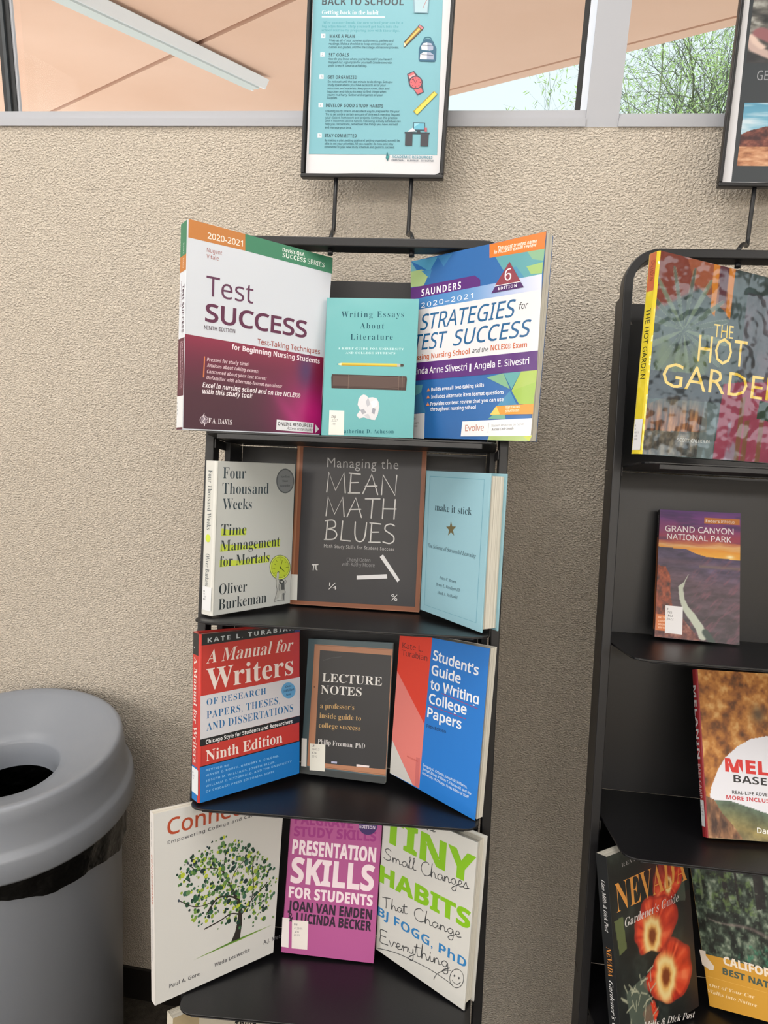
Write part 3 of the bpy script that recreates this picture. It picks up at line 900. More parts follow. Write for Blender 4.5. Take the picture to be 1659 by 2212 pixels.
  ["p", "#B8B8B2", [114.27, 22.73, 120.32, 22.06, 119.84, 11.43, 114.9, 9.73, 111.08, 6.39, 110.96, 8.68, 115.72, 13.44]],
  ["p", "#B8B8B2", [120.36, 21.29, 130.53, 20.93, 132.09, 18.44, 126.89, 12.12, 128.19, 6.59, 125.02, 8.97, 123.75, 14.03, 125.6, 17.64, 119.53, 17.57]],
  ["p", "#6E7070", [126.64, 17.06, 130.7, 17.52, 131.23, 6.99, 128.11, 8.14]],
  ["l", "#55585A", 0.53, [113.45, 39.5, 113.38, 32.69, 115.67, 22.57, 113.64, 15.2, 110.82, 7.64]],
  ["l", "#55585A", 0.54, [119.22, 32.08, 119.08, 26.77, 121.41, 20.41]],
  ["l", "#55585A", 0.54, [130.53, 20.93, 132.91, 18.35, 128.94, 11.88, 128.62, 6.08]],
  ["l", "#55585A", 0.54, [130.7, 37.8, 133.9, 35.18, 132.04, 31.52, 130.02, 30.96]],
  ["l", "#55585A", 0.71, [110.49, 6.16, 116.04, 7.0, 123.05, 7.68, 131.28, 6.06]],
  ["l", "#4A4C2A", 1.06, [114.94, 49.66, 116.25, 51.66, 118.32, 50.26]],
 ]),
 'mean': dict(o=[-0.3008, 1.014, -0.444], x=[0.99931, 0.02737, 0.02528], y=[-0.03156, 0.26094, 0.96484], c=[[0.3, 258.6], [205.6, 257.4], [206.3, 0.0], [0.2, -0.5]], base='#A0694A', items=[
  ["p", "#8E5436", [1.81, 256.66, 204.63, 255.9, 205.54, 1.5, 2.02, 0.72]],
  ["p", "#B07A58", [1.81, 256.66, 4.99, 256.55, 4.68, 47.03, 2.41, 46.89]],
  ["p", "#2B2B30", [10.36, 249.0, 198.45, 249.16, 198.9, 8.43, 11.74, 6.24]],
  ["l", "#2A2226", 1.12, [10.36, 249.0, 198.45, 249.16, 198.9, 8.43, 11.74, 6.24, 10.36, 249.0]],
  ["t", "#B4B4B6", "G", "Managing the", 49.77, 219.17, 162.82, 220.35, 14.99, 1.1],
  ["h", "#DADADA", 2.0, "MEAN", 51.07, 179.97, 162.0, 179.59, 31.29],
  ["h", "#DADADA", 2.0, "MATH", 51.83, 142.51, 161.66, 142.55, 30.41],
  ["h", "#DADADA", 2.0, "BLUES", 51.02, 104.98, 162.04, 104.02, 30.4],
  ["t", "#C4C4C6", "G", "Math Study Skills for Student Success", 50.99, 92.18, 162.15, 93.13, 5.29, 1.1],
  ["t", "#8E8E92", "S", "Cheryl Ooten", 88.48, 72.3, 126.15, 73.61, 5.7, 1],
  ["t", "#8E8E92", "S", "with Kathy Moore", 80.82, 64.82, 133.16, 65.93, 5.71, 1],
  ["l", "#DCDCDC", 1.78, [33.27, 63.79, 42.69, 64.78]],
  ["l", "#DCDCDC", 1.56, [36.2, 63.96, 35.5, 55.52]],
  ["l", "#DCDCDC", 1.56, [39.57, 64.16, 39.95, 56.67, 41.79, 55.89]],
  ["t", "#DCDCDC", "B", "¼", 61.45, 27.1, 74.23, 27.02, 10.99, 1],
  ["t", "#DCDCDC", "S", "%", 160.94, 16.16, 171.28, 15.31, 10.0, 1],
  ["p", "#E6E6EA", [105.57, 50.93, 153.03, 55.99, 153.79, 49.49, 105.88, 44.81]],
  ["p", "#E6E6EA", [145.35, 86.52, 173.57, 48.53, 170.27, 44.41, 140.5, 82.31]],
  ["L", "#EAEAE4", [0.6, 46.78, 10.81, 46.96, 11.74, 6.24, 0.37, 6.38]],
 ]),
 'stick': dict(o=[-0.0904, 0.9857, -0.4207], x=[0.64793, -0.74489, 0.15915], y=[-0.02549, 0.18762, 0.98191], c=[[-0.7, 209.2], [144.5, 211.0], [143.6, -0.8], [0.5, 1.2]], base='#92BCCA', items=[
  ["l", "#5E9AB0", 0.83, [8.82, 201.15, 132.54, 202.41, 131.54, 10.41, 10.69, 10.69, 8.82, 201.15]],
  ["t", "#2C4652", "R", "make it stick", 25.19, 152.48, 109.85, 153.01, 10.13, 1],
  ["s", "#6A6040", 66.0, 129.64, 12.09, 1.32, -0.96, 11.34],
  ["t", "#36505C", "SI", "The Science of Successful Learning", 11.63, 97.01, 123.88, 96.67, 5.76, 1],
  ["t", "#36505C", "SI", "Peter C. Brown", 44.46, 54.97, 83.9, 55.4, 4.43, 1],
  ["t", "#36505C", "SI", "Henry L. Roediger III", 36.12, 44.14, 93.61, 45.21, 4.46, 1],
  ["t", "#36505C", "SI", "Mark A. McDaniel", 41.22, 32.8, 88.85, 34.51, 4.44, 1],
 ]),
 'manual': dict(o=[-0.3601, 0.7912, -0.6541], x=[0.68194, 0.72053, -0.12565], y=[-0.06447, 0.23033, 0.97097], c=[[0.1, 232.5], [156.9, 227.8], [158.4, 2.5], [-0.8, -1.5]], base='#BC3A34', items=[
  ["p", "#20262A", [0.12, 232.4, 156.9, 227.71, 157.54, 218.25, -0.09, 216.77]],
  ["p", "#33406E", [147.87, 228.05, 156.9, 227.71, 157.55, 217.93, 147.97, 218.08]],
  ["p", "#CDCED4", [-1.2, 147.07, 158.08, 149.63, 158.34, 90.87, -1.32, 87.02]],
  ["p", "#1E2226", [-1.32, 87.02, 158.34, 90.56, 158.09, 80.36, -1.57, 77.33]],
  ["p", "#241C24", [-1.72, 49.53, 158.2, 52.56, 158.21, 50.97, -1.71, 47.81]],
  ["p", "#1F74BE", [-1.71, 48.1, 158.21, 51.13, 158.36, 2.39, -1.14, -1.36]],
  ["t", "#C4CED2", "B", "KATE L. TURABIAN", 8.79, 219.96, 146.5, 221.82, 6.3, 1.35],
  ["t", "#EADCD4", "SBI", "A Manual for", 6.84, 191.01, 145.91, 191.39, 18.33, 1],
  ["t", "#E8DCD6", "SB", "Writers", 7.36, 153.95, 145.92, 155.54, 29.42, 1],
  ["t", "#2C6A9E", "M2", "OF RESEARCH", 7.78, 132.62, 100.35, 133.35, 8.92, 1.1],
  ["t", "#2C6A9E", "M2", "PAPERS, THESES,", 7.89, 114.34, 123.63, 115.1, 10.08, 1.1],
  ["t", "#2C6A9E", "M2", "AND DISSERTATIONS", 7.69, 97.1, 146.49, 99.35, 10.81, 1.05],
  ["t", "#E8E8EA", "B", "Chicago Style for Students and Researchers", 7.03, 79.23, 145.41, 81.86, 5.48, 1],
  ["t", "#EADCD6", "SB", "Ninth Edition", 7.17, 54.69, 128.23, 56.18, 15.16, 1],
  ["t", "#86BCE4", "B", "REVISED BY", 7.25, 41.1, 41.91, 40.29, 2.89, 1.2],
  ["t", "#86BCE4", "B", "WAYNE C. BOOTH, GREGORY G. COLOMB,", 7.29, 33.58, 122.28, 35.76, 2.89, 1.2],
  ["t", "#86BCE4", "B", "JOSEPH M. WILLIAMS, JOSEPH BIZUP,", 7.34, 26.05, 116.25, 27.85, 2.9, 1.2],
  ["t", "#86BCE4", "B", "WILLIAM T. FITZGERALD, AND THE UNIVERSITY", 7.38, 18.52, 144.57, 22.47, 2.9, 1.15],
  ["t", "#86BCE4", "B", "OF CHICAGO PRESS EDITORIAL STAFF", 7.42, 10.99, 114.64, 13.87, 2.9, 1.2],
  ["e", "#5FA0CE", 138.11, 132.31, 12.2, -2.0, -0.12, 12.15],
  ["t", "#28486A", "BI", "Over", 132.74, 137.23, 142.88, 137.14, 3.1, 1],
  ["t", "#28486A", "BI", "9 Million", 129.27, 130.83, 147.6, 130.91, 3.71, 1],
  ["t", "#28486A", "BI", "Sold", 133.75, 124.81, 142.28, 124.92, 3.11, 1],
 ]),
 'lecture': dict(o=[-0.2554, 0.9235, -0.6855], x=[0.99713, -0.04635, 0.05982], y=[-0.04016, 0.34581, 0.93744], c=[[-0.3, 206.8], [134.9, 209.8], [134.0, -0.7], [-0.2, 1.0]], base='#445A62', items=[
  ["p", "#34393B", [-0.17, 4.08, 0.65, 11.24, 134.93, 9.24, 134.03, -0.69, -0.18, 1.05]],
  ["p", "#B27C5C", [10.11, 199.02, 135.21, 200.31, 134.18, 11.52, 9.87, 13.02]],
  ["l", "#8A5A40", 0.64, [10.19, 197.77, 135.27, 199.09]],
  ["l", "#8A5A40", 0.63, [10.87, 14.33, 134.1, 13.08]],
  ["p", "#26272B", [19.41, 190.56, 133.62, 190.86, 133.69, 20.53, 20.91, 19.42]],
  ["l", "#3E4044", 1.06, [25.43, 174.88, 39.23, 180.06, 54.19, 182.83]],
  ["l", "#3A3C40", 0.84, [32.57, 113.86, 47.08, 123.29]],
  ["e", "#6A4634", 14.15, 133.39, 1.31, 0.11, -0.08, 1.23],
  ["t", "#E8E8E6", "SB2", "LECTURE", 25.96, 142.79, 121.08, 144.17, 12.72, 1],
  ["t", "#E8E8E6", "SB2", "NOTES", 24.97, 124.25, 90.09, 125.58, 12.68, 1],
  ["t", "#C8A468", "R", "a professor’s", 25.31, 101.99, 79.67, 104.24, 7.74, 1],
  ["t", "#C8A468", "R", "inside guide to", 25.19, 87.1, 91.38, 88.78, 7.72, 1],
  ["t", "#C8A468", "R", "college success", 25.05, 72.44, 91.19, 73.91, 7.7, 1],
  ["t", "#D8D8D8", "R", "Philip Freeman, PhD", 24.7, 47.67, 99.85, 47.96, 7.27, 1],
  ["p", "#B4B8D6", [48.34, 23.88, 57.5, 24.04, 57.25, 21.21, 48.31, 20.87]],
  ["p", "#E8DCDC", [88.23, 23.65, 108.17, 23.37, 107.9, 20.76, 88.22, 20.27]],
  ["L", "#E8E8E0", [12.6, 47.28, 37.19, 47.7, 38.66, 7.62, 14.59, 7.06]],
  ["T", "#55555A", "B", "LB", 15.5, 42.71, 19.82, 42.94, 2.83, 1],
  ["T", "#55555A", "B", "2343.3", 15.84, 37.48, 28.34, 37.93, 2.82, 1],
  ["T", "#55555A", "B", ".F74", 16.18, 32.25, 23.95, 32.44, 2.83, 1],
  ["T", "#55555A", "B", "2010", 16.53, 27.03, 25.15, 27.32, 2.82, 1],
  ["L", "#ECECEA", [-1.31, 53.64, 6.95, 53.83, 8.87, 11.7, 0.63, 11.64]],
 ]),
 'guide': dict(o=[-0.1164, 0.927, -0.6724], x=[0.82085, -0.55822, 0.12082], y=[-0.00056, 0.21075, 0.97754], c=[[-1.0, 223.5], [160.9, 234.8], [160.1, -4.0], [-0.7, 6.1]], base='#1874CA', items=[
  ["p", "#D63A22", [-1.05, 223.38, 61.37, 231.03, 59.16, 100.21, -1.12, 163.82]],
  ["p", "#DD7C74", [-1.12, 163.82, 59.16, 100.21, 58.44, 3.94, 46.1, 4.88, -1.05, 58.14]],
  ["p", "#CBCAC6", [-1.05, 58.14, 46.14, 4.49, -0.6, 6.26]],
  ["p", "#C86A68", [48.38, 47.72, 55.6, 48.13, 58.44, 3.94, 49.54, 4.52]],
  ["t", "#5A1812", "S", "Kate L.", 6.09, 200.69, 45.82, 203.73, 8.41, 1],
  ["t", "#5A1812", "S", "Turabian", 6.37, 189.76, 55.37, 192.32, 8.4, 1],
  ["t", "#E8EEF6", "N", "Student’s", 65.22, 197.23, 145.8, 194.12, 14.24, 1],
  ["t", "#E8EEF6", "N", "Guide", 64.58, 175.87, 117.21, 175.29, 14.26, 1],
  ["t", "#E8EEF6", "N", "to Writing", 64.67, 154.64, 150.08, 155.11, 14.27, 1],
  ["t", "#E8EEF6", "N", "College", 64.23, 133.6, 131.59, 135.35, 14.3, 1],
  ["t", "#E8EEF6", "N", "Papers", 63.02, 112.68, 124.78, 112.65, 14.32, 1],
  ["l", "#A03A6A", 0.87, [85.92, 153.11, 149.56, 149.01]],
  ["l", "#A03A6A", 0.9, [64.63, 129.57, 131.03, 129.33]],
  ["t", "#0C2E52", "M", "Fifth Edition", 63.59, 96.59, 99.02, 99.29, 4.64, 1],
  ["t", "#D0E2F4", "M", "Gregory G. Colomb, Joseph M. Williams,", 62.15, 39.15, 142.6, 35.09, 3.7, 1],
  ["t", "#D0E2F4", "M", "Joseph Bizup, William T. FitzGerald, and the", 62.21, 33.38, 150.13, 28.24, 3.69, 1],
  ["t", "#D0E2F4", "M", "University of Chicago Press Editorial Staff", 62.31, 27.21, 146.62, 22.19, 3.69, 1],
  ["t", "#B84A40", "S", "Revised by", 31.04, 41.89, 52.64, 41.51, 2.38, 1],
 ]),
 'conn': dict(o=[-0.3996, 0.7004, -0.9161], x=[0.68404, 0.7146, -0.1464], y=[-0.04569, 0.24228, 0.96913], c=[[-4.4, 263.7], [200.2, 258.3], [188.1, 2.4], [5.2, -2.9]], base='#D0D0CE', items=[
  ["t", "#AE4728", "M", "Connections", 15.58, 229.19, 200.83, 231.91, 22.74, 1],
  ["t", "#45454A", "M", "Empowering College and Career Success", 16.54, 216.72, 199.17, 224.58, 4.56, 1.15],
  ["p", "#7A9E40", [58.28, 39.82, 117.61, 45.25, 186.29, 46.39, 133.48, 42.39]],
  ["p", "#4E7E2A", [75.41, 40.67, 117.61, 45.25, 165.83, 46.41, 129.91, 43.69]],
  ["v", 111.5, 129.79, 78.46, -24.71, -2.16, 69.4, 430],
  ["p", "#2A2420", [116.92, 45.18, 122.8, 57.59, 125.87, 71.07, 127.18, 85.2, 122.77, 102.84, 102.32, 149.41, 98.39, 155.37, 101.32, 154.17, 126.1, 108.21, 130.81, 98.57, 133.39, 89.59, 133.12, 81.56, 133.28, 65.24, 130.76, 44.68]],
  ["l", "#2A2420", 1.02, [101.87, 152.73, 101.82, 165.47, 104.77, 180.54, 110.43, 191.7]],
  ["l", "#2A2420", 1.19, [102.62, 150.59, 93.52, 159.69, 78.3, 165.2, 60.21, 167.2, 46.12, 182.37]],
  ["l", "#2A2420", 1.04, [113.79, 128.26, 115.11, 135.88, 118.31, 144.53, 126.37, 155.0, 136.8, 160.35]],
  ["l", "#2A2420", 1.77, [133.14, 80.74, 147.82, 96.24, 167.41, 109.69, 173.7, 115.19]],
  ["l", "#2A2420", 1.43, [148.18, 96.12, 150.71, 118.26, 148.13, 141.99, 150.21, 161.01]],
  ["l", "#2A2420", 2.46, [128.03, 102.73, 113.75, 113.03, 93.13, 117.03, 78.55, 101.67]],
  ["l", "#2A2420", 1.18, [86.48, 114.78, 73.23, 113.66, 56.84, 116.78, 34.9, 132.52]],
  ["l", "#2A2420", 1.94, [130.13, 80.95, 114.56, 87.06, 97.57, 82.5, 74.27, 78.8]],
  ["e", "#46505A", 46.12, 182.22, 1.61, -0.48, -0.06, 2.17],
  ["e", "#46505A", 34.58, 132.62, 1.59, -0.52, -0.06, 2.16],
  ["e", "#46505A", 55.92, 175.92, 1.3, -0.38, -0.05, 1.57],
  ["e", "#46505A", 75.03, 196.84, 1.34, -0.37, -0.04, 1.58],
  ["e", "#4E6A50", 156.39, 66.4, 2.58, -0.88, -0.1, 3.0],
  ["e", "#46505A", 169.57, 61.2, 1.5, -0.51, -0.05, 1.68],
  ["e", "#6E8A5A", 185.89, 58.1, 1.91, -0.65, -0.06, 2.03],
  ["t", "#45454A", "M", "Paul A. Gore", 24.36, 14.04, 68.64, 14.08, 5.24, 1.1],
  ["t", "#45454A", "M", "Wade Leuwerke", 91.45, 17.3, 147.42, 19.6, 5.47, 1.1],
  ["t", "#45454A", "M", "A.J. Metz", 170.34, 21.36, 202.93, 20.91, 5.72, 1.1],
 ]),
 'pres': dict(o=[-0.2603, 0.8426, -0.9469], x=[0.99772, 0.0674, 0.00336], y=[-0.02415, 0.3102, 0.95036], c=[[0.2, 220.9], [142.3, 222.9], [142.4, -0.6], [-0.3, 0.7]], base='#AE5490', items=[
  ["t", "#9A3180", "K", "PALGRAVE", 6.45, 195.54, 97.57, 196.84, 15.12, 1],
  ["t", "#9A3180", "K", "STUDY SKILLS", 6.65, 176.95, 134.76, 180.65, 14.66, 1],
  ["e", "#3C2464", 120.74, 203.33, 14.44, 1.37, -0.92, 14.1],
  ["t", "#D8CCE0", "B", "SECOND", 108.53, 204.76, 131.84, 205.24, 4.71, 1],
  ["t", "#D8CCE0", "B", "EDITION", 107.85, 198.24, 131.84, 198.59, 4.71, 1],
  ["t", "#F0DEE8", "K", "PRESENTATION", 5.65, 150.28, 135.9, 149.76, 21.5, 1],
  ["t", "#F0DEE8", "K", "SKILLS", 6.07, 107.04, 135.43, 106.45, 38.16, 1],
  ["t", "#F0DEE8", "K", "FOR STUDENTS", 5.03, 84.17, 135.37, 83.92, 16.24, 1],
  ["t", "#2C1830", "K", "JOAN VAN EMDEN", 5.3, 64.91, 135.58, 64.0, 14.51, 1],
  ["t", "#2C1830", "K", "& LUCINDA BECKER", 5.86, 47.85, 135.63, 46.64, 14.48, 1],
  ["L", "#E6E0DC", [13.04, 50.1, 38.5, 51.27, 39.72, 8.82, 15.37, 8.32]],
  ["T", "#66606A", "B", "PN", 16.92, 42.6, 21.78, 42.9, 2.98, 1],
  ["T", "#66606A", "B", "4129.15", 17.31, 37.09, 30.15, 37.6, 2.98, 1],
  ["T", "#66606A", "B", ".V36", 18.11, 32.06, 25.2, 32.38, 2.97, 1],
  ["T", "#66606A", "B", "2010", 17.59, 26.88, 26.45, 27.19, 2.98, 1],
  ["L", "#E8E2E2", [-2.08, 52.79, 8.87, 52.44, 10.46, 8.64, -0.92, 9.12]],
 ]),
 'tiny': dict(o=[-0.1181, 0.8684, -0.9409], x=[0.84995, -0.51578, 0.10752], y=[-0.00735, 0.19244, 0.98128], c=[[-1.0, 235.7], [165.6, 242.0], [164.2, -2.4], [0.4, 3.2]], base='#CACAC6', items=[
  ["t", "#80B80E", "K", "TINY", -0.35, 179.78, 165.65, 180.83, 40.43, 1],
  ["t", "#80B80E", "K", "HABITS", -1.08, 112.22, 163.97, 116.23, 26.4, 1],
  ["t", "#2B7AB6", "B", "BJ FOGG, PhD", -0.39, 58.43, 162.27, 59.17, 13.71, 1],
  ["w", "#46484A", 1.2, "The", 68.37, 224.23, 95.03, 228.08, 12.53],
  ["w", "#46484A", 1.29, "Small", 4.4, 149.98, 66.1, 157.52, 17.92],
  ["w", "#46484A", 1.21, "Changes", 75.29, 157.68, 157.16, 171.01, 19.87],
  ["w", "#46484A", 1.31, "That", 9.73, 75.39, 56.09, 85.79, 16.45],
  ["w", "#46484A", 1.24, "Change", 68.21, 85.08, 150.94, 97.0, 19.04],
  ["w", "#46484A", 1.33, "Everything", 6.72, 17.95, 135.62, 43.75, 20.98],
  ["l", "#46484A", 1.07, [3.87, 6.83, 27.55, 14.56, 49.37, 19.66, 76.08, 23.1, 101.98, 25.61, 127.29, 25.37, 142.7, 23.88]],
  ["l", "#46484A", 0.97, [110.54, 15.1, 114.78, 24.97, 126.33, 36.61, 138.1, 43.39]],
  ["r", "#46484A", 148.38, 36.95, 11.23, 6.16, -1.13, 13.28, 0.93],
  ["e", "#46484A", 144.58, 38.88, 1.39, 0.76, -0.14, 1.61],
  ["e", "#46484A", 152.02, 39.57, 1.38, 0.76, -0.14, 1.61],
  ["l", "#46484A", 0.94, [141.13, 30.85, 145.48, 28.38, 150.92, 29.92, 155.25, 35.47]],
 ]),
 'canyon': dict(o=[0.2648, 1.0511, -0.4535], x=[0.99955, 0.02998, 0.00329], y=[-0.01499, 0.39905, 0.91681], c=[[1.4, 197.6], [121.1, 199.9], [122.6, -0.9], [-0.8, 0.5]], base='#5A4450', items=[
  ["a", "canyon", [1.37, 197.6, 121.1, 199.91, 122.66, -0.85, -0.81, 0.51], 130, 210],
  ["p", "#C2752F", [67.95, 189.49, 120.09, 190.44, 120.07, 181.4, 67.82, 180.39]],
  ["t", "#EADCCC", "B", "Fodor’s", 70.09, 182.13, 90.7, 182.4, 4.53, 1],
  ["t", "#EADCCC", "S", "InFocus", 92.5, 182.88, 112.51, 183.46, 4.52, 1],
  ["t", "#EDE4E8", "M", "GRAND CANYON", 9.92, 163.93, 111.48, 166.05, 9.09, 1],
  ["t", "#EDE4E8", "M", "NATIONAL PARK", 13.11, 151.94, 108.42, 153.38, 8.71, 1],
  ["p", "#CC7039", [-0.26, 35.16, 14.21, 35.22, 14.12, 10.59, 0.18, 10.7]],
  ["t", "#F0C8A8", "B", "DAY TRIPS", 4.05, 28.93, 18.82, 29.19, 2.7, 1],
  ["t", "#F0C8A8", "B", "LODGING", 4.21, 23.87, 16.51, 23.93, 2.69, 1],
  ["t", "#F0C8A8", "B", "DINING", 4.36, 18.82, 15.03, 18.74, 2.69, 1],
  ["t", "#F0C8A8", "B", "RIM WALKS", 4.52, 13.77, 20.07, 14.14, 2.69, 1],
  ["L", "#E6E4E6", [13.79, 49.59, 39.39, 49.23, 39.51, 7.14, 14.04, 7.89]],
  ["T", "#38383C", "B", "F", 16.31, 42.17, 18.12, 42.16, 3.39, 1],
  ["T", "#38383C", "B", "788", 16.45, 37.44, 23.66, 37.56, 3.38, 1],
  ["T", "#38383C", "B", ".F63", 16.92, 32.58, 24.78, 32.58, 3.37, 1],
  ["T", "#38383C", "B", "2022", 16.25, 27.45, 25.91, 27.45, 3.37, 1],
 ]),
 'hot': dict(o=[0.1821, 0.9207, -0.1499], x=[0.89684, 0.42908, -0.10758], y=[0.0139, 0.21575, 0.97635], c=[[-2.9, 248.5], [223.6, 242.3], [218.4, 4.0], [1.7, -2.4]], base='#3C4A4C', items=[
  ["a", "hotgarden", None, 200, 220],
  ["t", "#D8B83E", "G", "THE", 90.32, 156.15, 121.3, 157.63, 16.34, 1],
  ["t", "#D8B83E", "G", "HOT", 69.19, 122.0, 146.45, 124.03, 33.69, 1],
  ["t", "#D8B83E", "G", "GARDEN", 18.99, 84.95, 216.56, 85.84, 30.08, 1],
  ["t", "#B8B8B4", "S", "SCOTT CALHOUN", 52.03, 18.3, 102.32, 20.55, 4.31, 1],
 ]),
 'melanin': dict(o=[0.3315, 0.8839, -0.668], x=[0.99065, 0.13562, -0.0149], y=[-0.05934, 0.52662, 0.84803], c=[[0.0, 226.1], [182.9, 226.1], [182.9, 0.0], [0.0, 0.0]], base='#A86A30', items=[
  ["a", "melanin", None, 170, 200],
  ["t", "#C8302C", "K", "MELANIN", 29.5, 87.97, 170.98, 83.0, 17.59, 1],
  ["t", "#2C2A2C", "B", "BASE CAMP", 40.05, 74.1, 149.33, 69.47, 9.74, 1],
  ["t", "#2C2A2C", "B", "REAL-LIFE ADVENTURERS", 36.96, 58.66, 114.94, 57.56, 4.38, 1],
  ["t", "#B82A34", "B", "MORE INCLUSIVE OUTDOORS", 28.21, 51.21, 153.03, 47.78, 5.23, 1],
  ["t", "#E8E6E4", "M", "Danielle Williams", 67.13, 10.29, 151.38, 6.63, 6.82, 1],
 ]),
 'nevada': dict(o=[0.2339, 0.7728, -0.937], x=[0.75656, 0.64703, -0.09476], y=[-0.14475, 0.30702, 0.94063], c=[[-2.0, 257.0], [169.0, 255.0], [168.0, 0.0], [0.0, 0.0]], base='#1C1E1E', items=[
  ["a", "nevada", None, 130, 200],
  ["t", "#8E8E90", "R", "REVISED EDITION", 26.31, 235.47, 137.7, 240.95, 4.95, 1.2],
  ["t", "#D89446", "R", "NEVADA", 10.07, 179.45, 164.22, 180.58, 38.02, 1],
  ["t", "#D0CCCA", "SI", "Gardener’s Guide", 23.97, 156.35, 141.67, 156.93, 11.47, 1],
  ["t", "#D8D4D2", "SI", "Linn Mills & Dick Post", 9.51, 22.87, 156.12, -11.17, 8.59, 1],
 ]),
 'calif': dict(o=[0.3796, 0.8988, -0.9676], x=[0.84745, -0.41805, 0.32721], y=[-0.15798, 0.38984, 0.90723], c=[[-2.4, 217.8], [144.5, 217.5], [139.7, -0.6], [3.2, -0.2]], base='#D09A34', items=[
  ["a", "forest", None, 120, 170],
  ["p", "#D29C36", [3.2, -0.2, 139.7, -0.6, 141.1, 66.5, 93.5, 68.5, 30.5, 71.6, 1.6, 72.0]],
  ["p", "#E4D8CC", [-2.64, 76.47, 6.26, 75.89, 5.84, 69.79, 16.23, 57.21, 14.55, 51.67, 8.86, 50.75, -0.77, 55.81]],
  ["t", "#EFE4D4", "K", "CALIFORNIA", 30.01, 63.32, 121.23, 58.21, 11.42, 1],
  ["t", "#4A5A50", "K", "BEST NATURE", 27.11, 49.39, 113.87, 42.77, 8.96, 1],
  ["l", "#E8BC68", 0.32, [2.6, 41.14, 85.84, 38.11]],
  ["t", "#F2DCB4", "SBI", "Out of Your Car", 6.07, 27.61, 67.57, 25.95, 4.51, 1],
  ["t", "#F2DCB4", "SBI", "Walks into Nature", 2.93, 18.45, 69.01, 14.95, 4.93, 1],
 ]),
 'poster1': dict(o=[-0.3401, 1.195, 0.2103], x=[1.0, 0.0, 0.0], y=[0.0, 0.12187, 0.99255], c=[[0.0, 0.0], [0.0, 0.0], [0.0, 0.0], [0.0, 0.0]], base='#D8D8DC', items=[
  ["p", "#76AFBC", [3.04, 356.88, 208.07, 349.62, 215.74, 36.81, 10.58, 36.88]],
  ["t", "#343F46", "B", "BACK TO SCHOOL", 21.66, 254.2, 149.45, 251.06, 10.25, 1],
  ["t", "#E0ECEE", "SB", "Getting back in the habit", 22.28, 241.12, 111.61, 238.81, 5.65, 1],
  ["p", "#DCE8EC", [22.42, 238.3, 121.2, 236.0, 121.3, 234.36, 22.5, 236.64]],
  ["t", "#4E97A4", "SB", "After summer break, the new school year can be a", 24.04, 227.63, 150.21, 224.96, 3.66, 1],
  ["t", "#4E97A4", "SB", "big adjustment. Help yourself get back into the", 23.18, 222.16, 143.53, 219.51, 3.66, 1],
  ["t", "#4E97A4", "SB", "school routine by preparing now with these tips.", 23.07, 216.66, 145.52, 213.74, 3.67, 1],
  ["p", "#DCE4E8", [22.49, 213.33, 29.2, 213.22, 29.3, 207.2, 22.58, 207.31]],
  ["p", "#DCE4E8", [22.45, 186.35, 29.19, 186.26, 29.29, 180.2, 22.55, 180.28]],
  ["p", "#DCE4E8", [22.66, 154.08, 29.42, 154.02, 29.53, 147.91, 22.76, 147.97]],
  ["p", "#DCE4E8", [23.09, 112.81, 29.89, 112.78, 29.99, 106.61, 23.19, 106.63]],
  ["p", "#DCE4E8", [23.67, 67.79, 30.51, 67.81, 30.62, 61.56, 23.77, 61.54]],
  ["t", "#3A5660", "B", "1", 24.95, 208.61, 27.18, 208.57, 3.34, 1],
  ["t", "#3A5660", "B", "2", 24.92, 181.6, 27.17, 181.57, 3.37, 1],
  ["t", "#3A5660", "B", "3", 25.14, 149.31, 27.4, 149.29, 3.39, 1],
  ["t", "#3A5660", "B", "4", 25.39, 108.0, 27.66, 107.99, 3.43, 1],
  ["t", "#3A5660", "B", "5", 26.18, 62.94, 28.46, 62.94, 3.47, 1],
  ["t", "#2A4650", "B", "MAKE A PLAN", 36.36, 207.42, 75.79, 206.63, 4.69, 1.1],
  ["t", "#2A4650", "B", "SET GOALS", 36.0, 180.62, 67.99, 180.06, 4.72, 1.1],
  ["t", "#2A4650", "B", "GET ORGANIZED", 36.08, 148.2, 82.69, 147.48, 4.76, 1.1],
  ["t", "#2A4650", "B", "DEVELOP GOOD STUDY HABITS", 35.07, 106.94, 126.44, 105.67, 4.81, 1.1],
  ["t", "#2A4650", "B", "STAY COMMITTED", 35.52, 62.27, 86.98, 61.91, 4.86, 1.1],
  ["t", "#35606C", "M", "Wrap up all of your summer assignments, packets and", 35.69, 202.09, 136.97, 200.05, 3.01, 1],
  ["t", "#35606C", "M", "readings. Make a checklist to keep on track with your", 35.56, 197.24, 136.18, 195.27, 3.01, 1],
  ["t", "#35606C", "M", "classes and grades, and the the college admissions process.", 35.79, 192.38, 146.08, 190.34, 3.02, 1],
  ["t", "#35606C", "M", "How do you know where you’re headed if you haven’t", 35.5, 175.41, 136.77, 173.72, 3.03, 1],
  ["t", "#35606C", "M", "mapped out a goal plan for yourself? Create concrete", 35.74, 170.52, 136.16, 168.91, 3.04, 1],
  ["t", "#35606C", "M", "goals to work towards achieving.", 35.78, 165.97, 97.61, 164.81, 3.04, 1],
  ["t", "#35606C", "M", "Do not wait until the last minute to do things. Set up a", 36.55, 142.43, 139.32, 141.16, 3.05, 1],
  ["t", "#35606C", "M", "study space where you have access to all of your", 36.59, 137.67, 129.0, 136.53, 3.06, 1],
  ["t", "#35606C", "M", "resources and materials. Keep your room, desk and", 36.64, 132.73, 134.79, 131.62, 3.07, 1],
  ["t", "#35606C", "M", "bag clean and tidy so it’s easy to find things when", 36.69, 127.96, 130.13, 126.94, 3.07, 1],
  ["t", "#35606C", "M", "you’re in a hurry. Gather and organize all your", 36.73, 123.18, 125.08, 122.24, 3.08, 1],
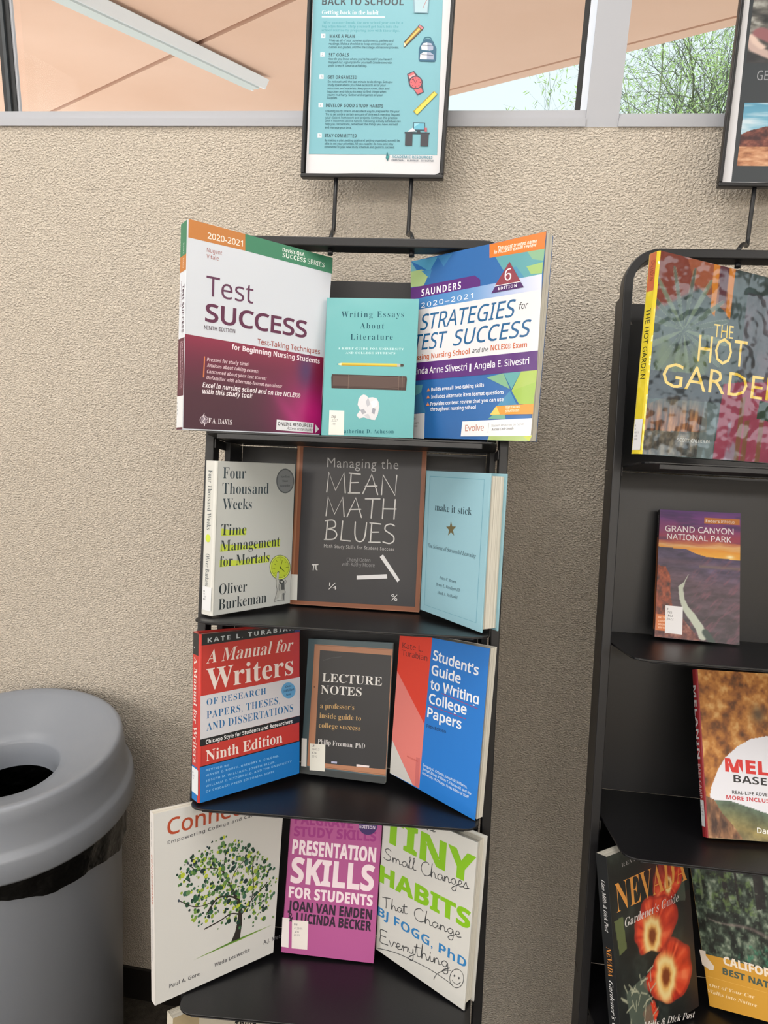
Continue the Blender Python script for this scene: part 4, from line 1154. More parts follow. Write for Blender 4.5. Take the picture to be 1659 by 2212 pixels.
  ["t", "#35606C", "M", "supplies.", 36.74, 119.09, 53.3, 118.5, 3.07, 1],
  ["t", "#35606C", "M", "Creating study time is an excellent way to prepare for the year.", 35.06, 99.39, 153.67, 98.66, 3.09, 1],
  ["t", "#35606C", "M", "Try to set aside a certain amount of time each evening focused", 35.1, 94.57, 153.6, 93.92, 3.1, 1],
  ["t", "#35606C", "M", "your classes, homework and projects. Continue this practice", 35.14, 89.75, 150.23, 89.18, 3.1, 1],
  ["t", "#35606C", "M", "until it becomes second nature. Following a study schedule can", 35.0, 84.93, 155.48, 84.43, 3.1, 1],
  ["t", "#35606C", "M", "help you concentrate, remember the things you have learned", 35.04, 80.1, 150.83, 79.67, 3.1, 1],
  ["t", "#35606C", "M", "and manage your time.", 35.09, 75.26, 78.24, 74.8, 3.11, 1],
  ["t", "#35606C", "M", "By making a plan, setting goals and getting organized, you will be", 35.63, 56.02, 155.99, 55.97, 3.13, 1],
  ["t", "#35606C", "M", "able to set your priorities. All you need to do now is to stay", 35.68, 50.98, 146.17, 50.96, 3.13, 1],
  ["t", "#35606C", "M", "committed to your new study schedule and goals to succeed.", 35.73, 46.11, 148.31, 46.17, 3.13, 1],
  ["p", "#3A2A28", [175.76, 223.51, 182.79, 219.79, 181.76, 216.55, 155.91, 192.02, 153.23, 191.72, 153.11, 199.14]],
  ["p", "#8A6A2A", [173.27, 220.62, 179.66, 215.93, 156.65, 194.64, 154.27, 197.97]],
  ["p", "#D8B85A", [175.17, 218.95, 177.81, 216.94, 156.9, 196.29, 155.35, 197.96]],
  ["p", "#C0747E", [176.18, 222.52, 181.93, 219.32, 180.33, 216.57, 174.37, 220.27]],
  ["p", "#E4D4B4", [153.87, 198.64, 156.95, 195.63, 154.97, 192.69, 153.72, 192.54]],
  ["p", "#1E5A78", [183.16, 201.15, 186.61, 203.06, 193.78, 202.62, 198.46, 199.28, 201.95, 192.67, 203.97, 189.37, 204.4, 172.93, 202.26, 170.32, 179.79, 171.23, 177.44, 174.07, 177.12, 189.74, 179.12, 194.65]],
  ["l", "#1E6A80", 1.2, [183.27, 199.51, 184.39, 204.08, 188.22, 205.65, 194.0, 204.58, 196.86, 199.3]],
  ["p", "#DDE0E8", [180.49, 192.98, 183.45, 196.88, 188.75, 197.78, 195.6, 196.86, 199.15, 191.89, 199.11, 187.47, 193.99, 186.55, 181.36, 188.04]],
  ["p", "#9CA4BC", [189.47, 197.77, 195.6, 196.86, 199.15, 191.89, 199.11, 187.47, 190.58, 186.76]],
  ["p", "#DDE0E8", [179.82, 181.47, 184.29, 184.38, 195.04, 184.23, 200.67, 180.38, 200.78, 173.63, 179.57, 174.54]],
  ["p", "#9CA4BC", [190.02, 184.47, 195.04, 184.23, 200.67, 180.38, 200.78, 173.63, 190.37, 174.08]],
  ["l", "#2A3A50", 0.69, [181.83, 194.28, 198.0, 193.06]],
  ["l", "#2A3A50", 0.69, [181.82, 181.11, 199.65, 179.57]],
  ["p", "#3A3E4E", [161.08, 153.84, 171.67, 157.9, 179.04, 150.02, 185.49, 139.98, 189.04, 127.45, 179.03, 122.98, 172.42, 132.56, 164.68, 140.13]],
  ["p", "#C8646A", [162.95, 152.82, 171.04, 156.41, 176.81, 148.38, 167.02, 145.96]],
  ["p", "#D8A0A4", [163.85, 150.15, 172.86, 153.4, 174.35, 150.06, 165.52, 146.8]],
  ["p", "#C8646A", [172.42, 132.56, 184.02, 134.99, 187.38, 127.96, 179.65, 124.66]],
  ["e", "#3A3E4E", 175.46, 141.39, 10.84, -0.08, -0.64, 9.66],
  ["e", "#CC6068", 175.46, 141.39, 9.04, -0.07, -0.54, 8.17],
  ["l", "#3A2A38", 0.87, [171.52, 146.42, 174.99, 140.39, 177.19, 145.38]],
  ["e", "#4A2A38", 182.33, 141.34, 0.72, -0.01, -0.04, 0.67],
  ["e", "#4A2A38", 180.62, 136.87, 0.72, 0.0, -0.04, 0.67],
  ["e", "#4A2A38", 175.89, 135.05, 0.72, -0.01, -0.05, 0.66],
  ["e", "#4A2A38", 170.9, 136.93, 0.72, 0.0, -0.04, 0.67],
  ["e", "#4A2A38", 168.58, 141.43, 0.73, 0.0, -0.04, 0.67],
  ["e", "#4A2A38", 170.3, 145.9, 0.72, -0.01, -0.05, 0.67],
  ["e", "#4A2A38", 175.03, 147.72, 0.72, 0.0, -0.05, 0.67],
  ["e", "#4A2A38", 180.01, 145.84, 0.72, 0.0, -0.05, 0.67],
  ["p", "#9A8A3A", [204.59, 129.19, 210.13, 124.5, 180.57, 94.4, 174.37, 100.14]],
  ["p", "#D8CC52", [205.02, 128.19, 209.23, 124.5, 180.5, 95.41, 175.46, 100.14]],
  ["l", "#6A6230", 0.52, [204.36, 127.36, 202.69, 125.54]],
  ["l", "#6A6230", 0.52, [200.65, 123.79, 197.98, 120.63]],
  ["l", "#6A6230", 0.52, [196.93, 120.22, 195.25, 118.39]],
  ["l", "#6A6230", 0.52, [193.2, 116.64, 190.53, 113.47]],
  ["l", "#6A6230", 0.52, [189.47, 113.05, 187.79, 111.21]],
  ["l", "#6A6230", 0.52, [185.73, 109.46, 183.05, 106.27]],
  ["l", "#6A6230", 0.53, [181.99, 105.85, 180.29, 104.01]],
  ["l", "#6A6230", 0.53, [178.23, 102.24, 175.53, 99.05]],
  ["p", "#2E4A5A", [175.07, 83.92, 193.82, 83.59, 194.06, 72.08, 175.83, 72.39]],
  ["p", "#62AEC6", [176.62, 82.57, 192.64, 82.24, 192.88, 73.44, 177.2, 73.75]],
  ["p", "#8CC8DA", [176.98, 82.57, 185.73, 82.4, 177.35, 76.98]],
  ["p", "#26303A", [182.77, 72.23, 186.77, 72.24, 187.72, 69.02, 181.16, 69.0]],
  ["p", "#D8D4DC", [167.87, 71.02, 175.22, 76.12, 180.68, 70.7, 168.3, 70.0]],
  ["p", "#C05A64", [193.78, 76.15, 197.44, 75.81, 197.47, 70.06, 194.17, 70.39]],
  ["p", "#2A303A", [162.81, 69.99, 202.25, 69.05, 201.67, 67.02, 162.96, 67.6]],
  ["p", "#36363E", [164.06, 67.6, 175.42, 67.46, 175.83, 49.9, 164.63, 50.19]],
  ["p", "#36363E", [188.21, 67.15, 200.58, 67.01, 200.72, 49.0, 188.67, 49.28]],
  ["p", "#7FA0B0", [162.84, 265.01, 188.66, 264.07, 187.75, 238.56, 166.29, 239.65]],
  ["p", "#A8C4CE", [164.98, 264.96, 186.88, 264.11, 186.24, 239.89, 167.99, 240.92]],
  ["l", "#B07A80", 1.02, [186.2, 261.23, 180.08, 246.83]],
  ["p", "#1E6A74", [136.95, 41.47, 140.41, 33.22, 138.93, 27.0, 135.33, 31.46]],
  ["p", "#2A8A8A", [141.4, 35.3, 140.15, 31.49, 136.83, 31.13, 135.57, 33.53]],
  ["t", "#4F8FA2", "B", "ACADEMIC RESOURCES", 144.96, 31.53, 208.88, 30.96, 3.8, 1],
  ["t", "#40505E", "B", "PERSONAL . FLEXIBLE . EFFECTIVE", 144.84, 27.39, 211.0, 26.7, 2.24, 1],
 ]),
 'poster2': dict(o=[0.2988, 1.22, 0.2089], x=[1.0, 0.0, 0.0], y=[0.0, 0.12187, 0.99255], c=[[0.0, 0.0], [0.0, 0.0], [0.0, 0.0], [0.0, 0.0]], base='#D2D2D6', items=[
  ["p", "#30363B", [12.01, 358.69, 160.27, 353.21, 187.01, 9.82, 19.52, 8.83]],
  ["a", "bones", [12.96, 358.66, 137.51, 354.05, 146.25, 171.81, 19.47, 173.22], 90, 120],
  ["a", "redrock", [21.02, 119.33, 159.56, 119.3, 167.18, 32.43, 24.4, 31.44], 150, 100],
  ["t", "#8E9196", "S", "GET OUTSIDE", 36.91, 150.19, 121.13, 149.99, 12.99, 1],
 ]),
}

# ------------------------------------------------------------------ room
def textured_wall():
    m = bpy.data.materials.new('textured_wall_paint')
    m.use_nodes = True
    nt = m.node_tree
    b = nt.nodes['Principled BSDF']
    b.inputs['Roughness'].default_value = 0.75
    b.inputs['Specular IOR Level'].default_value = 0.3
    tc = nt.nodes.new('ShaderNodeTexCoord')
    mp = nt.nodes.new('ShaderNodeMapping')
    mp.inputs['Scale'].default_value = (1.0, 1.0, 1.35)
    n1 = nt.nodes.new('ShaderNodeTexNoise')
    n1.inputs['Scale'].default_value = 235
    n1.inputs['Detail'].default_value = 3
    n1.inputs['Roughness'].default_value = 0.5
    n1.inputs['Distortion'].default_value = 0.25
    n2 = nt.nodes.new('ShaderNodeTexNoise')
    n2.inputs['Scale'].default_value = 2.0
    r = nt.nodes.new('ShaderNodeValToRGB')
    r.color_ramp.elements[0].position = .34
    r.color_ramp.elements[1].position = .70
    bp = nt.nodes.new('ShaderNodeBump')
    bp.inputs['Strength'].default_value = 0.8
    bp.inputs['Distance'].default_value = 0.006
    mx = nt.nodes.new('ShaderNodeMix')
    mx.data_type = 'RGBA'
    mx.inputs[6].default_value = (*lin(WALL_A), 1)
    mx.inputs[7].default_value = (*lin(WALL_B), 1)
    L = nt.links.new
    L(tc.outputs['Object'], mp.inputs['Vector'])
    L(mp.outputs['Vector'], n1.inputs['Vector'])
    L(tc.outputs['Object'], n2.inputs['Vector'])
    L(n1.outputs['Fac'], r.inputs['Fac'])
    L(r.outputs['Color'], bp.inputs['Height'])
    L(bp.outputs['Normal'], b.inputs['Normal'])
    L(n2.outputs['Fac'], mx.inputs[0])
    hollow_shade = nt.nodes.new('ShaderNodeMix')       # shade of the texture's hollows, painted into the wall colour
    hollow_shade.data_type = 'RGBA'
    hollow_shade.blend_type = 'MULTIPLY'
    hollow_shade.inputs[0].default_value = 1.0
    gr = nt.nodes.new('ShaderNodeValToRGB')
    gr.color_ramp.elements[0].position = .34
    gr.color_ramp.elements[0].color = (.86, .855, .85, 1)
    gr.color_ramp.elements[1].position = .56
    L(n1.outputs['Fac'], gr.inputs['Fac'])
    L(mx.outputs[2], hollow_shade.inputs[6])
    L(gr.outputs['Color'], hollow_shade.inputs[7])
    L(hollow_shade.outputs[2], b.inputs['Base Color'])
    return m


WALL_A, WALL_B = '#E9DECF', '#E2D6C6'
M_WALL = textured_wall()
M_ALU = mat('window_aluminium', '#AFB1B8', 0.45, 0.0)
M_GASKET = mat('black_gasket', '#15181B', 0.5)
M_BLACK = mat('black_powder_coat', '#121215', 0.42, bump=('grain', 900.0, 0.25, 0.0004))
M_BLACK2 = mat('black_sheet_metal', '#101013', 0.38, bump=('grain', 900.0, 0.2, 0.0004))
X0, X1, Y0 = -2.7, 2.9, -3.3
SILL, HEAD = EYE + 0.3046, 2.92

mb = MB()
mb.box((X0, WALL_Y, 0), (X1, WALL_Y + .2, SILL), M_WALL)
tag(mb.build('wall_back'), kind='structure')
mb = MB()
mb.box((X0, WALL_Y, HEAD), (X1, WALL_Y + .2, CEIL + .12), M_WALL)
tag(mb.build('wall_back'), kind='structure')
for nm, a, b in (('wall_left', (X0 - .12, Y0, 0), (X0, WALL_Y + .2, CEIL + .12)), ('wall_right', (X1, Y0, 0), (X1 + .12, WALL_Y + .2, CEIL + .12)),
                 ('wall_front', (X0, Y0 - .12, 0), (X1, Y0, CEIL + .12))):
    mb = MB()
    mb.box(a, b, mat('painted_wall', '#C9BFB0', 0.8))
    tag(mb.build(nm), kind='structure')
mb = MB()
mb.box((X0, Y0, CEIL), (X1, WALL_Y, CEIL + .12), mat('ceiling_tile', '#DAD8D2', 0.9))
tag(mb.build('ceiling'), kind='structure')


def carpet():
    m = mat('carpet', '#3A3632', 0.95, bump=('grain', 420.0, 1.0, 0.004), spec=0.1)
    nt = m.node_tree
    tc = nt.nodes.new('ShaderNodeTexCoord')
    n = nt.nodes.new('ShaderNodeTexNoise')
    n.inputs['Scale'].default_value = 60
    n.inputs['Detail'].default_value = 6
    r = nt.nodes.new('ShaderNodeValToRGB')
    r.color_ramp.elements[0].color = (*lin('#26231F'), 1)
    r.color_ramp.elements[1].color = (*lin('#5A534A'), 1)
    nt.links.new(tc.outputs['Object'], n.inputs['Vector'])
    nt.links.new(n.outputs['Fac'], r.inputs['Fac'])
    nt.links.new(r.outputs['Color'], nt.nodes['Principled BSDF'].inputs['Base Color'])
    return m


M_CARPET = carpet()
mb = MB()
mb.box((X0, Y0, -.1), (X1, WALL_Y, -.004), mat('floor_joint', '#14110F', 0.9))
fl = tag(mb.build('floor'), kind='structure')
ts = .61
for i in range(-5, 6):           # carpet tiles, seams left open; the nearest to the wall are the ones in view
    for j in range(0, 8):
        x, y = i * ts, WALL_Y - .075 - (j + 1) * ts
        if x < X0 or x + ts > X1 or y < Y0: continue
        mb = MB()
        mb.box((x + .0025, y + .0025, -.004), (x + ts - .0025, y + ts - .0025, .004 if (i + j) % 2 else .0035), M_CARPET)
        mb.build('carpet_tile', fl)
mb = MB()
mb.box((X0, WALL_Y - .072, -.004), (X1, WALL_Y - .001, .003), M_CARPET)
mb.build('carpet_tile', fl)
mb = MB()
mb.prism([(X0, WALL_Y - .007), (X1, WALL_Y - .007), (X1, WALL_Y), (X0, WALL_Y)], 0.003, .098, mat('rubber_base', '#17120F', 0.6))
tag(mb.build('baseboard_back'), kind='structure')

# ceiling fixtures that hold the lamps
for lx, ly in LAMPS:
    r = empty('ceiling_light', Matrix.Translation((lx, ly, CEIL)), 'rectangular ceiling light in the %s row, %s of three' % ('window side' if ly > -1 else 'rear', {-1: 'left', 0: 'middle', 1: 'right'}[(lx > -1) + (lx > 1) - 1]), 'ceiling light', 'fluorescent ceiling lights')
    mb = MB()
    for s in (-1, 1):
        hx, hy = (.3, .61) if ly > -1 else (.61, .3)
        mb.box((s * hx - .012, -hy, -.02), (s * hx + .012, hy, 0), M_ALU)
        mb.box((-hx, s * hy - .012, -.02), (hx, s * hy + .012, 0), M_ALU)
    mb.build('frame', r)

# windows
M_GLASS = bpy.data.materials.new('window_glass')
M_GLASS.use_nodes = True
nt = M_GLASS.node_tree
nt.nodes.clear()
o_ = nt.nodes.new('ShaderNodeOutputMaterial')
t_ = nt.nodes.new('ShaderNodeBsdfTransparent')
t_.inputs['Color'].default_value = (.97, .985, .98, 1)
g_ = nt.nodes.new('ShaderNodeBsdfGlossy')
g_.inputs['Roughness'].default_value = 0.01
fr = nt.nodes.new('ShaderNodeFresnel')
fr.inputs['IOR'].default_value = 1.14          # thin coated panes mirror little
mx_ = nt.nodes.new('ShaderNodeMixShader')
nt.links.new(fr.outputs[0], mx_.inputs[0])
nt.links.new(t_.outputs[0], mx_.inputs[1])
nt.links.new(g_.outputs[0], mx_.inputs[2])
nt.links.new(mx_.outputs[0], o_.inputs['Surface'])

GY = WALL_Y + .014


def window(n, xa, xb, gasket_left, gasket_right, sill_top, sa, sb):
    """clear opening xa..xb with sill rails below"""
    mb = MB()
    mb.box((sa, WALL_Y - .004, SILL), (sb, WALL_Y + .12, SILL + .0124), M_ALU)
    w = tag(mb.build('window_%d' % n), kind='structure')
    mb = MB()
    mb.box((sa, WALL_Y + .002, SILL + .0124), (sb, WALL_Y + .12, sill_top), M_ALU)
    mb.build('sill_rail', w)
    mb = MB()
    mb.box((xa - .02, WALL_Y, HEAD - .03), (xb + .02, WALL_Y + .12, HEAD), M_ALU)
    mb.build('head_rail', w)
    if gasket_left:
        mb = MB()
        mb.box((xa - .028, WALL_Y + .006, sill_top), (xa - .003, WALL_Y + .0135, HEAD - .03), M_GASKET)
        mb.box((xa - .0185, WALL_Y + .002, sill_top), (xa - .0125, WALL_Y + .006, HEAD - .03), mat('dark_metal', '#33383C', .4))
        mb.build('jamb', w)
        mb = MB()
        mb.box((xa - .003, WALL_Y + .008, sill_top), (xa + .001, WALL_Y + .0135, HEAD - .03), M_ALU)
        mb.build('edge_trim', w)
    if gasket_right:
        mb = MB()
        mb.box((xb, WALL_Y + .006, sill_top), (xb + .008, WALL_Y + .0135, HEAD - .03), M_GASKET)
        mb.build('jamb', w)
        mb = MB()
        mb.box((xb + .008, WALL_Y + .004, sill_top), (xb + .018, WALL_Y + .0135, HEAD - .03), mat('pale_trim', '#DCE4F0', .4))
        mb.build('edge_trim', w)
    mb = MB()
    for yy in (GY, GY + .02):
        mb.add([(xa, yy, sill_top), (xb, yy, sill_top), (xb, yy, HEAD - .03), (xa, yy, HEAD - .03)], [(0, 1, 2, 3)], M_GLASS)
    mb.build('pane', w)
    return w


window(1, -.889, .083, True, True, EYE + .3292, -.93, .1008)
window(2, .151, 1.3, False, True, EYE + .3245, .1512, 1.3175)
window(3, -2.0, -.918, False, False, EYE + .3292, -1.999, -.9302)
mb = MB()
mb.box((.101, WALL_Y - .001, SILL), (.151, WALL_Y + .12, HEAD), M_ALU)
tag(mb.build('trim_1'), kind='structure')
mb = MB()
mb.box((1.318, WALL_Y - .001, SILL), (X1, WALL_Y + .12, HEAD), M_ALU)
tag(mb.build('trim_2'), kind='structure')
mb = MB()
mb.box((X0, WALL_Y - .001, SILL), (-2.0, WALL_Y + .12, HEAD), M_ALU)
tag(mb.build('trim_3'), kind='structure')


# ------------------------------------------------------------------ outside: ground, roof overhang, strip light, tree
mb = MB()
mb.box((-40, WALL_Y + .2, -.3), (40, 60, -.02), mat('concrete', '#DAD6D4', 0.9))
tag(mb.build('ground'), kind='structure')
SOF = EYE + 1.6
E0, ED = np.array([-.56, 5.90]), np.array([1.66, -1.25]) / math.hypot(1.66, 1.25)
EN = np.array([ED[1], -ED[0]])          # towards the building
if EN[1] > 0: EN = -EN
M_SOF = mat('peach_stucco', '#E2B497', 0.85, bump=('grain', 30.0, 0.12, 0.004))
nt = M_SOF.node_tree
tc = nt.nodes.new('ShaderNodeTexCoord')
nz = nt.nodes.new('ShaderNodeTexNoise')
nz.inputs['Scale'].default_value = .8
nz.inputs['Detail'].default_value = 5
rp = nt.nodes.new('ShaderNodeValToRGB')
rp.color_ramp.elements[0].color = (*lin('#E4BCA4'), 1)
rp.color_ramp.elements[0].position = .3
rp.color_ramp.elements[1].color = (*lin('#EEC9B4'), 1)
rp.color_ramp.elements[1].position = .7
nt.links.new(tc.outputs['Object'], nz.inputs['Vector'])
nt.links.new(nz.outputs['Fac'], rp.inputs['Fac'])
nt.links.new(rp.outputs['Color'], nt.nodes['Principled BSDF'].inputs['Base Color'])
M_REVEAL = mat('soffit_reveal', '#8E5E4E', 0.9)


def strip(u0, u1, d0, d1, z0, z1, m):
    a = [E0 + ED * u0 + EN * d0, E0 + ED * u0 + EN * d1, E0 + ED * u1 + EN * d1, E0 + ED * u1 + EN * d0]
    s = sum(a[i][0] * a[(i + 1) % 4][1] - a[(i + 1) % 4][0] * a[i][1] for i in range(4))
    if s < 0: a.reverse()
    b = MB()
    b.prism([(p[0], p[1]) for p in a], z0, z1, m)
    return b


roof = tag(strip(-9, 4.6, .01, 4.2, SOF + .03, SOF + .34, M_REVEAL).build('roof_overhang'), kind='structure')
jd = float((np.array([-2.6, 5.21]) - E0) @ EN)
for a_, b_ in ((0, .10), (.125, jd - .02), (jd + .02, 4.19)):
    strip(-9, 4.6, a_, b_, SOF, SOF + .03, M_SOF).build('soffit_panel', roof)
strip(-9, 4.6, -.02, .01, SOF + .01, SOF + .34, M_SOF).build('fascia', roof)

F0, F1 = np.array([-3.0, 2.2]), np.array([-1.86, 5.44])
fd = (F1 - F0) / np.linalg.norm(F1 - F0)
fl_ = float(np.linalg.norm(F1 - F0))
ang = math.degrees(math.atan2(fd[1], fd[0]))
r = empty('strip_light', Matrix.Translation((F0[0], F0[1], SOF)) @ Matrix.Rotation(math.radians(ang), 4, 'Z'),
          'long white strip light fixed under the peach roof overhang outside the window', 'light fixture')
mw = mat('white_enamel', '#F2F5FA', 0.4)
mb = MB()
mb.box((0, -.055, -.05), (fl_ - .03, .055, 0), mw)
mb.build('housing', r)
mb = MB()
mb.hull8([(0, -.095, -.02), (0, -.055, -.02), (0, -.045, -.075), (0, -.06, -.075), (fl_, -.095, -.02), (fl_, -.055, -.02), (fl_, -.045, -.075), (fl_, -.06, -.075)], mw)
mb.hull8([(0, .055, -.02), (0, .095, -.02), (0, .06, -.075), (0, .045, -.075), (fl_, .055, -.02), (fl_, .095, -.02), (fl_, .06, -.075), (fl_, .045, -.075)], mw)
mb.build('reflector', r)
mb = MB()
mb.box((.02, -.045, -.085), (fl_ - .05, .045, -.05), mat('diffuser', '#CFD8D8', 0.5))
mb.build('diffuser', r)


def build_tree():
    rnd = random.Random(12)
    root = empty('palo_verde_tree', Matrix.Translation((2.8, 9.2, -.02)), 'sparse green tree with fine twigs seen through the right window', 'tree')
    bark, twig, leaf = mat('green_bark', '#6E7A5E', .8), mat('twig_bark', '#4E5648', .8), mat('needle_leaf', '#78965A', .7)
    mb = MB()
    mb.tube([(0, 0, 0), (.05, .02, .9), (-.05, 0, 1.8), (.02, 0, 2.5)], [.16, .13, .1, .08], bark, 10)
    mb.build('trunk', root)
    tw, lf = MB(), MB()

    def grow(p, d, L, r, lev, host):
        pts = [p]
        n = 5
        for k in range(n):
            d = (d + Vector((rnd.uniform(-.22, .22), rnd.uniform(-.22, .22), rnd.uniform(-.16, .2)))).normalized()
            pts.append(pts[-1] + d * L / n)
        rs = [r * (1 - .6 * k / n) for k in range(n + 1)]
        host.tube(pts, rs, bark if lev < 2 else twig, 5 if lev < 2 else 3, cap=False)
        if lev >= 3:
            for k in range(3):
                s = pts[-1 - k] + Vector((rnd.uniform(-.04, .04), rnd.uniform(-.04, .04), rnd.uniform(-.04, .04)))
                v = Vector((rnd.uniform(-1, 1), rnd.uniform(-.4, .4), rnd.uniform(-1, 1))).normalized() * .03
                w = Vector((-v.z, 0, v.x)) * .16
                lf.add([s - v, s + w, s + v, s - w], [(0, 1, 2, 3)], leaf)
            return
        for k in range(1, n + 1):
            for q in range(2):
                t = rnd.uniform(0, 6.283)
                a = d.orthogonal().normalized()
                b = d.cross(a)
                nd = (d * .75 + (a * math.cos(t) + b * math.sin(t)) * .85).normalized()
                if rnd.random() < .93:
                    grow(pts[k], nd, L * rnd.uniform(.42, .62), rs[k] * .55, lev + 1, host if lev < 1 else tw)

    for k in range(14):
        t = k * 2 * math.pi / 14 + rnd.uniform(-.2, .2)
        h = MB()
        grow(Vector((.02, 0, rnd.uniform(1.7, 2.5))), Vector((math.cos(t) * .9, math.sin(t) * .7, rnd.uniform(.5, 1.2))).normalized(), rnd.uniform(1.9, 2.5), .05, 0, h)
        h.build('branch', root)
    tag(tw.build('twigs', root), kind='stuff')
    tag(lf.build('leaves', root), kind='stuff')


build_tree()

# ------------------------------------------------------------------ display stands
ML = frame(up((-.2, 1.10, -.16)), 5, .7, 15)
MR = frame(up((.388, 1.153, -.176)), 2, .7, 15)
SHELVES = {'L': [(-.041, -.175), (-.2965, -.186), (-.5555, -.168), (-.829, -.178), (-1.093, -.190)],
           'R': [(-.037, -.175), (-.2965, -.186), (-.5505, -.202), (-.8335, -.212), (-1.095, -.22)]}


def stand(M, rows, top, label, cx=0.0):
    M = M @ Matrix.Translation((cx, 0, 0))
    root = empty('display_stand', M, label, 'display stand')
    W, D, Y, T = .2212, .028, -.09, .013
    foot = -1.50
    R = .05
    path = [(-W + T / 2, foot)]
    path += [(-W + T / 2, top - R)]
    for k in range(1, 9):
        t = k * math.pi / 16
        path.append((-W + T / 2 + (R - T / 2) * (1 - math.cos(t)) * 1.0, top - R + (R - T / 2) * math.sin(t)))
    path += [(-x, z) for x, z in path[::-1]]
    P = [np.array(p) for p in path]
    mb = MB()
    v = []
    for i, p in enumerate(P):
        d = P[min(i + 1, len(P) - 1)] - P[max(i - 1, 0)]
        d /= np.hypot(*d)
        n = np.array([-d[1], d[0]]) * T / 2
        a, b = p + n, p - n
        v += [(a[0], Y, a[1]), (b[0], Y, b[1]), (b[0], Y + D, b[1]), (a[0], Y + D, a[1])]
    f = [(4 * i + k, 4 * i + 4 + k, 4 * i + 4 + (k + 1) % 4, 4 * i + (k + 1) % 4) for i in range(len(P) - 1) for k in range(4)]
    f += [(0, 1, 2, 3), tuple(4 * (len(P) - 1) + k for k in (3, 2, 1, 0))]
    mb.add(v, f, M_BLACK)
    mb.build('tube_frame', root, .0015)
    zt = .232
    edges = [zt] + [z - .002 for z, _ in rows] + [foot + .12]
    for i in range(len(edges) - 1):
        a, b = edges[i], edges[i + 1]
        mb = MB()
        mb.box((-.199, .034, b + .0015), (.199, .0355, a), M_BLACK2)
        mb.build('back_panel', root, .0006)
        for s in (-1, 1):
            mb = MB()
            x0, x1 = sorted((s * .1995, s * .2082))
            mb.box((x0, -.034, b + .0015), (x1, .0355, a), M_BLACK)
            mb.build('panel_flange', root, .0006)
    for z, yf in rows:
        mb = MB()
        r = .022
        out = [(-.1985, .033 if z < -.1 else -.021), (-.1985, -.0345), (-.206, -.035), (-.206, -.06), (-.199, yf + r)]
        out += [(-.199 + r * (1 - math.cos(t)), yf + r - r * math.sin(t)) for t in [k * math.pi / 10 for k in range(1, 6)]]
        out += [(-x, y) for x, y in out[::-1]]
        out.reverse()
        s = sum(out[i][0] * out[(i + 1) % len(out)][1] - out[(i + 1) % len(out)][0] * out[i][1] for i in range(len(out)))
        if s < 0: out.reverse()
        mb.prism(out, z - .0032, z - .0002, M_BLACK2)
        # folded lip under the front edge
        dz = .010 if z > -.1 else .0045
        mb.box((-.178, yf, z - dz), (.178, yf + .002, z - .003), M_BLACK2)
        mb.build('shelf', root, .0008)
        for s in (-1, 1):
            mb = MB()
            mb.box((min(s * .2065, s * .2080), -.088, z - .016), (max(s * .2065, s * .2080), -.0345, z - .003), M_BLACK)
            mb.build('side_bracket', root)
    for s in (-1, 1):
        mb = MB()
        x0, x1 = sorted((s * .2045, s * .2085))
        ya, yb, za, zb = -.063, -.0335, .172, .192
        mb.hull8([(x0 if s > 0 else x0, ya, za - .014), (x1, ya, za - .014), (x1, ya, za), (x0, ya, za),
                  (x0, yb, zb - .014), (x1, yb, zb - .014), (x1, yb, zb), (x0, yb, zb)], M_BLACK)
        x0, x1 = sorted((s * .200, s * .2044))
        mb.hull8([(x0, ya, za - .002), (x1, ya, za - .002), (x1, ya, za), (x0, ya, za), (x0, yb, zb - .002), (x1, yb, zb - .002), (x1, yb, zb), (x0, yb, zb)], M_BLACK)
        mb.build('top_brace', root)
    # foot runners back to the wall, level on the floor
    for s in (-1, 1):
        mb = MB()
        Mi = M.inverted()
        p = M @ Vector((s * (W - T / 2), Y + D / 2, foot + .01))
        q = [Vector((p.x, p.y - .03, .008)), Vector((p.x, WALL_Y - .02, .008))]
        q += [Vector((p.x, p.y - .03, .03)), Vector((p.x, WALL_Y - .02, .03))]
        h = .009
        c = [Mi @ Vector((p.x + sx * h, y, z)) for y in (p.y - .03, WALL_Y - .02) for sx, z in ((-1, .0045), (1, .0045), (1, .026), (-1, .026))]
        mb.hull8(c, M_BLACK)
        b0 = M @ Vector((s * (W - T / 2), Y + D / 2, foot))
        c = [Mi @ Vector((b0.x + sx * .0065, b0.y + sy * .014 - k * .012, z)) for k, z in ((1, .02), (0, b0.z + .01)) for sx, sy in ((-1, -1), (1, -1), (1, 1), (-1, 1))]
        mb.hull8(c, M_BLACK)
        mb.build('foot', root)
    return root


stand(ML, SHELVES['L'], .2562, 'black metal book display stand in the middle, under the blue poster', -.009)
stand(MR, SHELVES['R'], .2758, 'black metal book display stand on the right, cut off by the picture edge')


